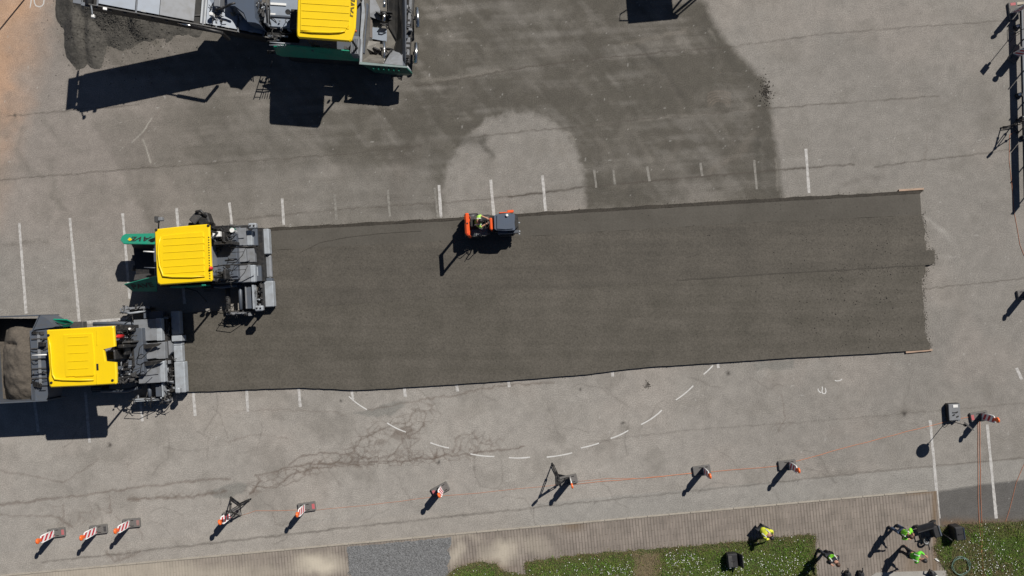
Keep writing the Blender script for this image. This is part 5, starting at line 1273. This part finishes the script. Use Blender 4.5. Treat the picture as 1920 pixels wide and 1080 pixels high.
# ------------------------------------------------------------------ roller with its driver
def roller():
    zm = lambda x, y: (800+x/6.75, 370+y/6.75)
    c0 = P(922, 418, .8); g = Vector((c0.x, c0.y, 0))
    root = empty('tandem_roller', g, 'small orange tandem roller with slate blue hood on the fresh asphalt', 'roller')
    mc = Machine(root, zm, math.radians(3.0)); R = Matrix.Rotation(mc.rz, 3, 'Z')
    for x, y in ((1010, 345), (575, 365)):
        c = mc.pt(x, y, .42); ax = R @ Vector((0, 1, 0)); o = MB().lathe((c.x, c.y, .36+.108), [(.30, -.5), (.355, -.5), (.36, -.48), (.36, .48), (.355, .5), (.30, .5)], 28, ax).build('drum', CHROME if False else DSTEEL, root, True)
        for sg in (-1, 1): MB().lathe(Vector((c.x, c.y, .468))+ax*.5*sg, [(.12, -.03), (.12, .03)], 14, ax).build('drum_hub', ORG, o)
        for sg in (-1, 1): mc_ = Vector((c.x, c.y, 0)) + ax*.53*sg; MB().bbox((mc_.x, mc_.y, .58), (.62, .05, .30), mc.rz, .015).build('drum_yoke', ORG if (sg > 0 and x > 900) else BLACK, root)
    mc.box('front_frame', 850, 225, 1160, 440, .62, .86, BLACK); mc.box('rear_frame', 485, 225, 800, 480, .55, .80, BLACK)
    hd = mc.poly('engine_hood', [(852, 232), (880, 214), (1000, 205), (1108, 208), (1118, 225), (1112, 330), (1122, 395), (1112, 414), (1000, 420), (880, 412), (858, 395)], .8, 1.38, HOOD)
    mc.poly('hood_top', [(890, 226), (1000, 216), (1096, 222), (1094, 395), (1000, 404), (890, 396)], 1.38, 1.43, HOOD, hd)
    mc.poly('hood_front', [(1116, 240), (1145, 250), (1160, 290), (1160, 360), (1142, 385), (1122, 390), (1112, 330)], .8, 1.30, BLACK)
    mc.box('hood_rear', 848, 235, 880, 405, .8, 1.36, SLATE, .03)
    mc.box('side_panel', 900, 420, 1165, 458, .7, 1.02, SLATE, .02)
    for i in range(3): mc.box('vent', 1030+i*28, 428, 1048+i*28, 450, 1.0, 1.03, BLACK, .004)
    for x, y in ((1135, 315), (1170, 322), (1176, 430), (1172, 462)): p = mc.pt(x, y, 1.2 if x < 1150 else .8); MB().lathe(p, [(.035, -.06), (.045, 0), (.03, .04)], 8).build('lamp', LSTEEL, root)
    p = mc.pt(1015, 228, 1.5); MB().lathe(p, [(.06, -.1), (.065, -.01), (.04, .02)], 10).build('filler_cap', WHITE, root)
    mc.box('scraper_bar', 1020, 160, 1100, 190, .45, .62, ORG, .02)
    mc.box('dashboard', 795, 258, 832, 412, .8, 1.45, ORG, .04); mc.box('instrument_panel', 775, 300, 800, 345, 1.2, 1.5, BLACK, .03); mc.box('front_step', 830, 235, 852, 420, .6, 1.1, BLACK)
    c = mc.pt(745, 340, 1.5); ax = R @ Vector((-.5, 0, 1)); MB().torus(c, .19, .018, ax, 20, 6).build('steering_wheel', BLACK, root, True)
    MB().tube([c, c + R @ Vector((.18, 0, -.42))], .03, 8).build('steering_column', BLACK, root)
    MB().tube([c - (R @ Vector((0, .18, 0))), c + (R @ Vector((0, .18, 0)))], .014, 6).build('wheel_spoke', BLACK, root)
    fl = mc.box('floor_plate', 545, 235, 800, 470, .80, .86, DSTEEL)
    for i in range(7): mc.box('floor_slat', 552, 408+i*12, 770, 413+i*12, .86, .885, LSTEEL, .002, fl)
    mc.box('seat', 565, 268, 670, 372, .86, 1.06, BLACK, .05); mc.box('backrest', 548, 268, 580, 372, 1.0, 1.5, BLACK, .05)
    mc.box('water_tank', 480, 225, 545, 470, .8, 1.15, ORG, .05)
    # roll-over frame
    zt = 2.32
    a, b = mc.pt(508, 215, zt), mc.pt(524, 468, zt)
    d = (b-a).normalized(); s = Vector((-d.y, d.x, 0))
    bx = MB(); mid = (a+b)/2; bx.bbox((mid.x, mid.y, zt-.05), (.16, (b-a).length+.12, .11), math.atan2(d.y, d.x)+math.pi/2, .03); rp = bx.build('roll_bar', ORG, root)
    for q in (a, b): MB().bbox((q.x, q.y, (zt+.8)/2-.05), (.12, .09, zt-.9), mc.rz, .02).build('roll_bar_post', ORG, root)
    for t in (.45,): p = a.lerp(b, t); MB().lathe((p.x, p.y, zt+.0), [(.035, 0), (.035, .025)], 8).build('bolt', BLACK, rp)
    p = a.lerp(b, .97); MB().lathe((p.x, p.y, zt), [(.03, 0), (.03, .03)], 8).build('bolt', RED, rp)
    mc.tube('grab_handle', [(700, 478, .9), (695, 486, 1.35), (735, 488, 1.4), (770, 480, .95)], .018, BLACK); mc.tube('grab_handle', [(560, 488, .9), (545, 492, 1.25), (610, 494, 1.3), (660, 488, .95)], .018, BLACK)
    mc.tube('mirror_stalk', [(700, 486, 1.0), (690, 500, 1.45)], .016, BLACK)
    # driver
    sp = mc.pt(640, 322, 1.06)
    Jd = dict(pelvis=(-.02, 0, .12), chest=(.08, 0, .48), neck=(.14, 0, .64), head=(.18, .0, .78), shl=(.10, .21, .56), shr=(.10, -.21, .56), ell=(.20, .27, .42), elr=(.18, -.24, .42), wrl=(.42, .16, .48), wrr=(.42, -.12, .46),
              hpl=(0, .11, .12), hpr=(0, -.11, .12), knl=(.42, .15, .14), knr=(.42, -.18, .14), anl=(.50, .14, -.14), anr=(.52, -.18, -.14))
    person((sp.x, sp.y, 1.02), 3, Jd, 'driver in green hi-vis top seated on the small roller', mat('pale_lime_hi_vis', (.34, .62, .10), .75, dirt=.2, dcol=(.1, .2, .05)), None, NAVY, HAIRB, top_sleeve=False)
roller()

# ------------------------------------------------------------------ people at the bottom right
g = P(1424, 988)
SQUAT = dict(pelvis=(-.10, 0, .36), chest=(.14, 0, .70), neck=(.22, 0, .85), head=(.30, 0, .95), shl=(.15, .19, .77), shr=(.15, -.19, .77), ell=(.34, .24, .55), elr=(.34, -.24, .55), wrl=(.50, .14, .40), wrr=(.52, -.12, .42),
             hpl=(-.08, .10, .36), hpr=(-.08, -.10, .36), knl=(.30, .20, .46), knr=(.30, -.20, .46), anl=(.05, .17, .10), anr=(.05, -.17, .10))
person((g.x, g.y, .03), -40, SQUAT, 'crouching person in yellow hi-vis jacket at the lawn edge', YVIS, YVIS, NAVY, HAIRB)
g = P(1541, 1030)
person((g.x, g.y, .02), -62, pose(chest=(.06, 0, 1.30), neck=(.10, 0, 1.47), head=(.17, 0, 1.59), ell=(.10, .27, 1.12), elr=(.10, -.27, 1.12), wrl=(.33, .15, 1.08), wrr=(.30, -.15, 1.10), knl=(.10, .12, .50), anl=(.10, .13, .09), anr=(-.10, -.13, .09)),
       'person in black clothes and lime hi-vis vest standing by the lawn corner', NAVY, LIME, NAVY, HAIRR)
g = P(1673, 985)
person((g.x, g.y, .02), -35, pose(chest=(.05, 0, 1.32), ell=(.12, .30, 1.16), elr=(.10, -.28, 1.14), wrl=(.34, .18, 1.14), wrr=(.34, -.12, 1.12), anl=(.13, .15, .09), knl=(.10, .13, .5), anr=(-.12, -.13, .09)),
       'person in bright lime jacket and jeans standing beside the black cart', LIME, LIME, JEAN, HAIRR)
g = P(1688, 1027)
person((g.x, g.y, .02), -15, pose(chest=(.12, 0, 1.28), neck=(.20, 0, 1.44), head=(.30, 0, 1.55), shl=(.11, .19, 1.38), shr=(.11, -.19, 1.38), ell=(.30, .26, 1.16), elr=(.22, -.26, 1.12), wrl=(.52, .16, 1.20), wrr=(.40, -.14, 1.04), anl=(.08, .15, .09)),
       'person in plain green jacket and dark trousers, nearest the concrete slab', mat('green_hi_vis', (.11, .52, .03), .75, dirt=.1), None, NAVY, HAIRB)

# ================================================================== STREET THINGS
# ------------------------------------------------------------------ warning beacons
def stripe_mat():
    m = bpy.data.materials.new('red_white_stripes'); m.use_nodes = True
    t = m.node_tree; n = t.nodes; L = t.links; b = n['Principled BSDF']; b.inputs['Roughness'].default_value = .5
    tc = n.new('ShaderNodeTexCoord'); sp = n.new('ShaderNodeSeparateXYZ'); L.new(tc.outputs['Object'], sp.inputs[0])
    def mth(op, a, bb):
        q = n.new('ShaderNodeMath'); q.operation = op
        for i, v in enumerate((a, bb)):
            if isinstance(v, (int, float)): q.inputs[i].default_value = v
            else: L.new(v, q.inputs[i])
        return q.outputs[0]
    s = mth('ADD', sp.outputs['Z'], mth('MULTIPLY', sp.outputs['Y'], .9))
    fr = mth('FRACT', mth('DIVIDE', s, .34), 0); red = mth('LESS_THAN', fr, .5)
    inner = mth('LESS_THAN', mth('ABSOLUTE', sp.outputs['Y'], 0), .135)
    f = mth('MULTIPLY', red, inner)
    mx = n.new('ShaderNodeMix'); mx.data_type = 'RGBA'; mx.inputs[6].default_value = (.72, .70, .70, 1); mx.inputs[7].default_value = (.46, .022, .035, 1); L.new(f, mx.inputs[0]); L.new(mx.outputs[2], b.inputs['Base Color'])
    return m
STRIPE = stripe_mat()
def beacon_proto():
    root = empty('warning_beacon', (0, 0, 0))
    MB().bbox((0, 0, .06), (.82, .42, .12), 0, .02).build('base_plate', PLATE, root)
    for x in (-.22, .06):
        for y in (-.13, .13): MB().bbox((x, y, .121), (.13, .035, .012), 0, .002).build('handle_slot', BLACK, root)
    MB().bbox((-.08, 0, .15), (.16, .16, .06), 0, .02).build('socket', PLATE, root)
    pl = [(-.14, .16), (.14, .16), (.155, .20), (.155, 1.10), (.12, 1.16), (-.12, 1.16), (-.155, 1.10), (-.155, .20)]
    o = MB().prism([Vector((-.10, y, z)) for y, z in pl], [Vector((-.06, y, z)) for y, z in pl]).build('striped_panel', STRIPE, root)
    fr = MB()
    for i in range(len(pl)):
        a, b = pl[i], pl[(i+1) % len(pl)]; fr.tube([(-.08, a[0], a[1]), (-.08, b[0], b[1])], .026, 6)
    fr.build('panel_frame', WHITE, root, True)
    l = MB().bbox((-.08, 0, 1.22), (.09, .15, .12), 0, .02).build('lamp_box', ORG, root)
    MB().lathe((-.08, 0, 1.39), [(.10, -.045), (.125, -.03), (.125, .03), (.10, .045)], 18, (1, 0, 0)).build('lamp_lens', LAMP, root, True)
    return root
BPROTO = beacon_proto(); used = False
def beacon(px, py, deg, label, patch=1, face=1, patchmat=PINK):
    global used
    o = BPROTO if not used else copy_tree(BPROTO); used = True
    g = P(px, py); o.location = (g.x, g.y, 0); o.rotation_euler = (0, 0, math.radians(deg))
    tag(o, label, 'warning beacon', 'striped warning beacons along the cord')
    if patch:
        p = MB().bbox((.32, 0, .1215), (.13, .24, .008), 0, .003); me = bpy.data.meshes.new('base_mark'); me.from_pydata(p.v, [], p.f); me.materials.append(patchmat); q = bpy.data.objects.new('base_mark', me); COL.objects.link(q); q.parent = o
    return o
beacon(107.5, 998, 7, 'striped warning beacon with orange lamp, leftmost in the bottom row', 1)
beacon(186.5, 992, 7, 'striped warning beacon with grey marked base, second from left in the bottom row', 1, 1, DSTEEL)
beacon(248, 980, 5, 'striped warning beacon with faint pink mark, third from the left in the bottom row', 1, 1, mat('faint_pink_patch', (.28, .15, .14), .8, dirt=.5))
beacon(436, 963, 22, 'striped warning beacon standing against the left tripod', 0)
beacon(576, 950, 8, 'striped warning beacon alone to the right of the left tripod', 1)
beacon(826, 917, 208, 'striped warning beacon turned edge on with red mark on the left of its base', 1)
beacon(1066, 899, 192, 'striped warning beacon standing against the middle tripod', 0)
beacon(1315, 881, 188, 'striped warning beacon on the orange cord, left of the last pair before the sign pole', 0)
beacon(1475, 871, 187, 'striped warning beacon on the orange cord where it bends up towards the sign pole', 0)
beacon(1834, 780, 190, 'striped warning beacon where the orange cords meet, beside the sign pole', 1)
beacon(1898, 22, 96, 'striped warning beacon at the top end of the right barrier', 1)
beacon(1903, 102, 60, 'striped warning beacon beside the right barrier, just below the pole', 0)
beacon(1922, 551, 10, 'striped warning beacon alone at the right edge', 0)

# ------------------------------------------------------------------ tripods
def tripod(feet, gx, gy, label):
    g = P(gx, gy); root = empty('tripod', (g.x, g.y, 0), label, 'tripod', 'black tripods')
    ap = Vector((g.x, g.y, 1.30)); c0 = Vector((g.x, g.y, .06))
    MB().lathe((g.x, g.y, 1.22), [(.06, 0), (.075, .05), (.05, .12)], 10).build('head_bowl', BLACK, root, True)
    MB().tube([ap, ap+Vector((0, 0, .28))], .025, 8).build('centre_column', BLACK, root, True)
    MB().bbox(ap+Vector((0, 0, .38)), (.20, .10, .22), .7, .02).build('instrument', BLACK, root)
    MB().tube([ap+Vector((0, 0, .3)), ap+Vector((-.16, -.10, .20))], .012, 6).build('pan_handle', BLACK, root)
    for fx, fy in feet:
        f = P(fx, fy, .01); f = Vector((f.x, f.y, .015)); mid = ap.lerp(f, .5)
        d = (f-ap).normalized(); sd = d.cross(Vector((0, 0, 1))).normalized()*.05
        MB().tube([ap+sd*.8, mid+sd], .022, 6).tube([ap-sd*.8, mid-sd], .022, 6).tube([mid, f], .026, 6).build('leg', BLACK, root, True)
        MB().bbox(mid, (.10, .10, .05), 0, .01).build('leg_clamp', BLACK, root)
        MB().lathe((f.x, f.y, 0), [(.045, 0), (.045, .03), (.02, .05)], 8).build('foot', RUB, root)
        e = Vector((f.x, f.y, .08)).lerp(c0, .08)
        MB().tube([e+sd*.9, c0+sd*.9], .022, 6).tube([e-sd*.9, c0-sd*.9], .022, 6).build('spreader_arm', BLACK, root, True)
    MB().lathe((g.x, g.y, .03), [(.06, 0), (.06, .05)], 10).build('spreader_hub', BLACK, root)
tripod([(470, 935.5), (433, 932), (450, 967)], 450.5, 945.5, 'black tripod beside the left beacons with a beacon against it')
tripod([(1035.5, 869), (1070, 895), (1046, 907.5)], 1045, 890.5, 'black tripod in the middle of the bottom row of beacons')
tripod([(1877, 240), (1908, 250), (1906, 224)], 1898, 238, 'black tripod at the right edge beside the barrier')

# ------------------------------------------------------------------ orange cords lying on the ground
def cord(pxs, label, r=.012, sag=4):
    pts = []
    for i in range(len(pxs)-1):
        a, b = Vector(pxs[i]), Vector(pxs[i+1]); n = max(2, int((b-a).length/22))
        for k in range(n):
            q = a.lerp(b, k/n); w = P(q.x+random.uniform(-.5, .5), q.y+random.uniform(-.8, .8)); pts.append((w.x, w.y, r+.001))
    w = P(*pxs[-1]); pts.append((w.x, w.y, r+.001))
    o = MB().tube(pts, r, 6).build('orange_cord', CORD, None, True); tag(o, label, 'cord', 'orange cords on the ground'); recenter(o)
cord([(452, 966), (480, 958), (560, 956)], 'short orange cord between the left tripod and the next beacon', .008)
cord([(590, 957), (700, 946), (827, 930), (940, 920), (1066, 907)], 'faint orange cord from the lone beacon to the middle tripod', .007)
cord([(1075, 908), (1160, 900), (1240, 893), (1320, 886), (1400, 879), (1478, 871), (1490, 866), (1560, 846), (1650, 822), (1776, 790), (1832, 779)], 'long orange cord through the right beacons up to the sign pole', .0115)
cord([(1078, 903), (1140, 897), (1200, 897), (1290, 888), (1330, 884)], 'second thin orange cord beside the middle tripod', .007)
def long_r(pxs, label, r): cord(pxs, label, r)
long_r([(1833, 790), (1834, 860), (1834, 930), (1836, 985), (1840, 1030), (1846, 1090)], 'orange cord running down to the lawn, left of the close pair', .013)
long_r([(1837, 790), (1838, 860), (1838, 930), (1841, 985), (1841, 1030), (1842, 1090)], 'orange cord running down to the lawn, right of the close pair', .013)
long_r([(1930, 850), (1905, 905), (1893, 955), (1876, 1010), (1868, 1060), (1864, 1090)], 'thin orange cord crossing the bottom right corner', .010)
long_r([(1906, 246), (1893, 252), (1892, 300), (1902, 400), (1912, 460), (1925, 490)], 'orange cord along the right edge below the tripod', .010)

# ------------------------------------------------------------------ barrier at the right edge
def barrier():
    a, b = P(1915, 14), P(1923, 372)
    root = empty('barrier', (a+b)/2, 'dark low barrier along the right edge of the yard', 'barrier')
    d = (b-a).normalized(); L = (b-a).length; rz = math.atan2(d.y, d.x); m = (a+b)/2
    MB().bbox((m.x, m.y, .04), (L, .09, .07), rz, .01).build('foot_rail', SLATE, root)
    for k in range(3):
        q = a + d*L*(k+.5)/3; MB().bbox((q.x+.06, q.y, .80), (L/3-.06, .04, .50), rz, .01).build('barrier_board', SLATE, root)
    for k in range(7):
        q = a + d*(L*k/6*.98+.08); MB().bbox((q.x, q.y, .55), (.05, .05, 1.05), rz, .01).build('post', DSTEEL, root)
    for y, dx in ((52, -.27), (180, -.25), (222, -.05), (258, -.05)):
        t = (y-14)/358; q = a + d*L*t; MB().bbox((q.x+dx, q.y, .10), (.22, .30, .14), rz+.3, .04).build('foot_weight', BLACK, root); MB().bbox((q.x+dx-.02, q.y+.02, .19), (.10, .13, .05), rz+.5, .02).build('weight_cap', WHITE, root)
barrier()
o = sheet('timber_plank', [(1896, 5), (1935, 2), (1936, 6), (1897, 10)], .05, mat('pale_timber', (.38, .34, .27), .8, dirt=.3), .045); tag(o, 'pale timber plank at the top right corner', 'plank'); recenter(o)
def pole_sign(gx, gy, h, label, lean_deg):
    g = P(gx, gy); root = empty('sign_pole', (g.x, g.y, 0), label, 'sign pole')
    MB().tube([(g.x, g.y, .02), (g.x, g.y, h-.45)], .016, 8).build('pole', BLACK, root, True)
    for k in range(3):
        a = 2.3 + k*2.09; MB().tube([(g.x, g.y, .35), (g.x+.34*math.cos(a), g.y+.34*math.sin(a), .015)], .012, 6).build('leg', BLACK, root, True)
    ax = Vector((-SHV.x, -SHV.y, .35))
    if lean_deg == 0: MB().lathe((g.x, g.y, h-.2), [(.25, -.012), (.28, 0), (.25, .012)], 20, ax).build('sign_disc', DSTEEL, root)
    else: MB().bbox((g.x, g.y, h-.2), (.26, .03, .46), math.radians(lean_deg), .008).build('sign_board', DSTEEL, root)
    MB().bbox((g.x, g.y, h-.5), (.10, .10, .16), .6, .01).build('bracket', BLACK, root)
pole_sign(1776, 788, 2.0, 'thin pole with round disc beside the black case at the right', 0)
pole_sign(1898, 66, 2.25, 'thin pole with small upright board beside the right barrier', 130)
def eq_case(px, py, w, d, h, rz, label, top=STEEL, edge=None, name='equipment_case', z=0.0):
    g = P(px, py, h); root = empty(name, (g.x, g.y, z), label, 'case'); r = math.radians(rz); R = Matrix.Rotation(r, 3, 'Z'); G = Vector((g.x, g.y, z))
    MB().bbox(G+Vector((0, 0, h*.45)), (w, d, h*.9), r, .03).build('body', CASE, root); MB().bbox(G+Vector((0, 0, h*.95)), (w*.94, d*.94, h*.1), r, .02).build('lid', top, root)
    for s in (-.3, .3): MB().bbox(G+R @ Vector((w*s, -d/2-.01, h*.78)), (.08, .03, .1), r, .005).build('latch', LSTEEL, root)
    MB().tube([G+R @ Vector((-.1, 0, h)), G+R @ Vector((-.09, 0, h+.05)), G+R @ Vector((.09, 0, h+.05)), G+R @ Vector((.1, 0, h))], .012, 6).build('handle', BLACK, root)
    if edge: MB().bbox(G+R @ Vector((w*.49, 0, h+.01)), (.05, d*.9, .03), r, .005).build('bright_edge', edge, root)
    return root, G, R
r_, G_, R_ = eq_case(1790, 773, .56, .80, .30, 3, 'black case with grey lid and white sticker beside the sign pole', STEEL)
MB().bbox(G_+R_ @ Vector((.05, .28, .312)), (.22, .13, .008), math.radians(3), .002).build('sticker', WHITE, r_)
for q in ((.1, .0), (-.05, -.12), (.12, -.2)): MB().bbox(G_+R_ @ Vector((q[0], q[1], .32)), (.10, .06, .03), .5, .01).build('lid_knob', BLACK, r_)
eq_case(1800, 1001, .38, .60, .62, 8, 'tall black case with silver edge standing on the right lawn', CASE, CHROME, z=.02)
r_, G_, R_ = eq_case(1374, 1052, .46, .62, .42, 6, 'open black case lying in the daisy lawn', CASE, None, z=.02)
MB().box(G_+R_ @ Vector((.33, 0, .38)), (.04, .60, .5), rot=Matrix.Rotation(math.radians(6), 3, 'Z') @ Matrix.Rotation(.35, 3, 'Y')).build('open_lid', CASE, r_)
MB().bbox(G_+R_ @ Vector((-.12, 0, .44)), (.18, .5, .05), math.radians(6), .01).build('foam_insert', DSTEEL, r_)
# black cart with a wheel
def cart():
    g = P(1738, 994, .3); root = empty('hand_cart', (g.x, g.y, .012), 'black hand cart with one spoked wheel between the people and the lawn', 'cart'); r = math.radians(16); R = Matrix.Rotation(r, 3, 'Z'); G = Vector((g.x, g.y, .012))
    MB().box(G+R @ Vector((-.16, .30, .62)), (.78, .36, .05), rot=R @ Matrix.Rotation(.5, 3, 'X')).build('tilted_tray', CASE, root)
    MB().box(G+R @ Vector((-.16, .14, .50)), (.78, .05, .26), rot=R).build('tray_side', CASE, root)
    MB().bbox(G+R @ Vector((.30, -.08, .40)), (.34, .52, .42), r, .04).build('bin', CASE, root)
    MB().bbox(G+R @ Vector((.42, -.05, .63)), (.08, .50, .04), r, .02).build('bin_rim', SLATE, root)
    for y in (-.35, .25): MB().tube([G+R @ Vector((-.4, y, .22)), G+R @ Vector((.5, y, .24))], .022, 8).build('frame_tube', BLACK, root, True)
    for x in (-.35, .48): MB().tube([G+R @ Vector((x, -.35, .23)), G+R @ Vector((x, .25, .23))], .022, 8).build('frame_tube', BLACK, root, True)
    MB().tube([G+R @ Vector((.5, -.2, .3)), G+R @ Vector((.62, -.36, .75)), G+R @ Vector((.72, -.5, .9))], .02, 8).build('handle', BLACK, root, True)
    w = G+R @ Vector((-.14, -.52, .19)); o = MB().torus(w, .155, .035, R @ Vector((.35, .2, .95)), 24, 8).build('wheel', RUB, root, True)
    MB().torus(w, .115, .014, R @ Vector((.35, .2, .95)), 20, 6).build('rim', LSTEEL, o, True); MB().lathe(w, [(.05, -.03), (.05, .03)], 12, R @ Vector((.35, .2, .95))).build('hub', DSTEEL, o)
    for k in range(4):
        a = k*math.pi/4+.2; v = (R @ Vector((math.cos(a), math.sin(a), -.35*math.cos(a)-.2*math.sin(a))))*.115; MB().tube([w-v, w+v], .008, 5).build('spoke', LSTEEL, o)
    for x, y in ((-.35, .25), (.48, -.35), (.48, .25)): MB().lathe(G+R @ Vector((x, y, .11)), [(.09, -.03), (.11, -.02), (.11, .02), (.09, .03)], 14, R @ Vector((0, 1, 0))).build('castor', RUB, root); MB().tube([G+R @ Vector((x, y, .11)), G+R @ Vector((x, y, .23))], .02, 6).build('castor_fork', BLACK, root)
    MB().tube([w, G+R @ Vector((-.3, -.34, .23))], .02, 6).build('axle_arm', BLACK, root)
cart()
def hose_coil():
    g = P(1800, 1060); pts = []
    for k in range(75):
        a = k*.21; rr = .44+.02*math.sin(k*.9)-.0012*k; pts.append((g.x+rr*math.cos(a), g.y+rr*math.sin(a), .075+.03*(k % 30)/30+.015*math.sin(k)))
    o = MB().tube(pts, .014, 6).build('hose_coil', HOSEM, None, True); tag(o, 'coil of pale green hose on the right lawn', 'hose'); recenter(o)
hose_coil()
def bag(px, py, rz, label, z=.012, col=CASE):
    g = P(px, py, .15+z); root = empty('small_bag', (g.x, g.y, z), label, 'bag'); r = math.radians(rz); R = Matrix.Rotation(r, 3, 'Z'); G = Vector((g.x, g.y, z))
    MB().bbox(G+Vector((0, 0, .13)), (.24, .40, .26), r, .07).build('body', col, root); MB().tube([G+R @ Vector((0, .18, .24)), G+R @ Vector((0, .30, .30)), G+R @ Vector((.02, .36, .22))], .03, 7).build('top_flap', col, root, True)
    MB().bbox(G+R @ Vector((.06, -.10, .265)), (.09, .14, .02), r, .005).build('strap', REFL, root); MB().bbox(G+R @ Vector((.13, -.02, .12)), (.03, .2, .12), r, .01).build('pocket', NAVY, root)
bag(1590, 1079, 8, 'small black bag at the bottom edge, left of the two by the paving')
bag(1614.5, 1079, -4, 'small black bag at the bottom edge, right of the two by the paving')
bag(1750, 1078, 40, 'small black bag on the pale concrete slab', .05)
# battens at the mat's right corners, litter
def batten(a, b, label):
    A_, B_ = P(*a), P(*b); m = (A_+B_)/2; d = B_-A_
    o = MB().bbox((m.x, m.y, .042), (d.length, .09, .08), math.atan2(d.y, d.x), .008).build('wooden_batten', WOOD); tag(o, label, 'batten'); recenter(o)
batten((1684, 357.5), (1731, 354.5), 'wooden batten at the top right corner of the fresh asphalt')
batten((1697, 660.5), (1747, 656), 'wooden batten at the bottom right corner of the fresh asphalt')
g = P(1757, 1050, .02)
o = MB().prism([g+Vector(v) for v in ((-.12, .06, 0), (-.02, .08, 0), (.14, -.06, 0), (.02, -.05, 0))], [g+Vector(v) for v in ((-.11, .05, .03), (-.02, .07, .05), (.13, -.06, .02), (.02, -.04, .04))]).build('paper_scrap', WHITE); tag(o, 'crumpled white paper scrap between the people and the lawn', 'paper'); recenter(o)
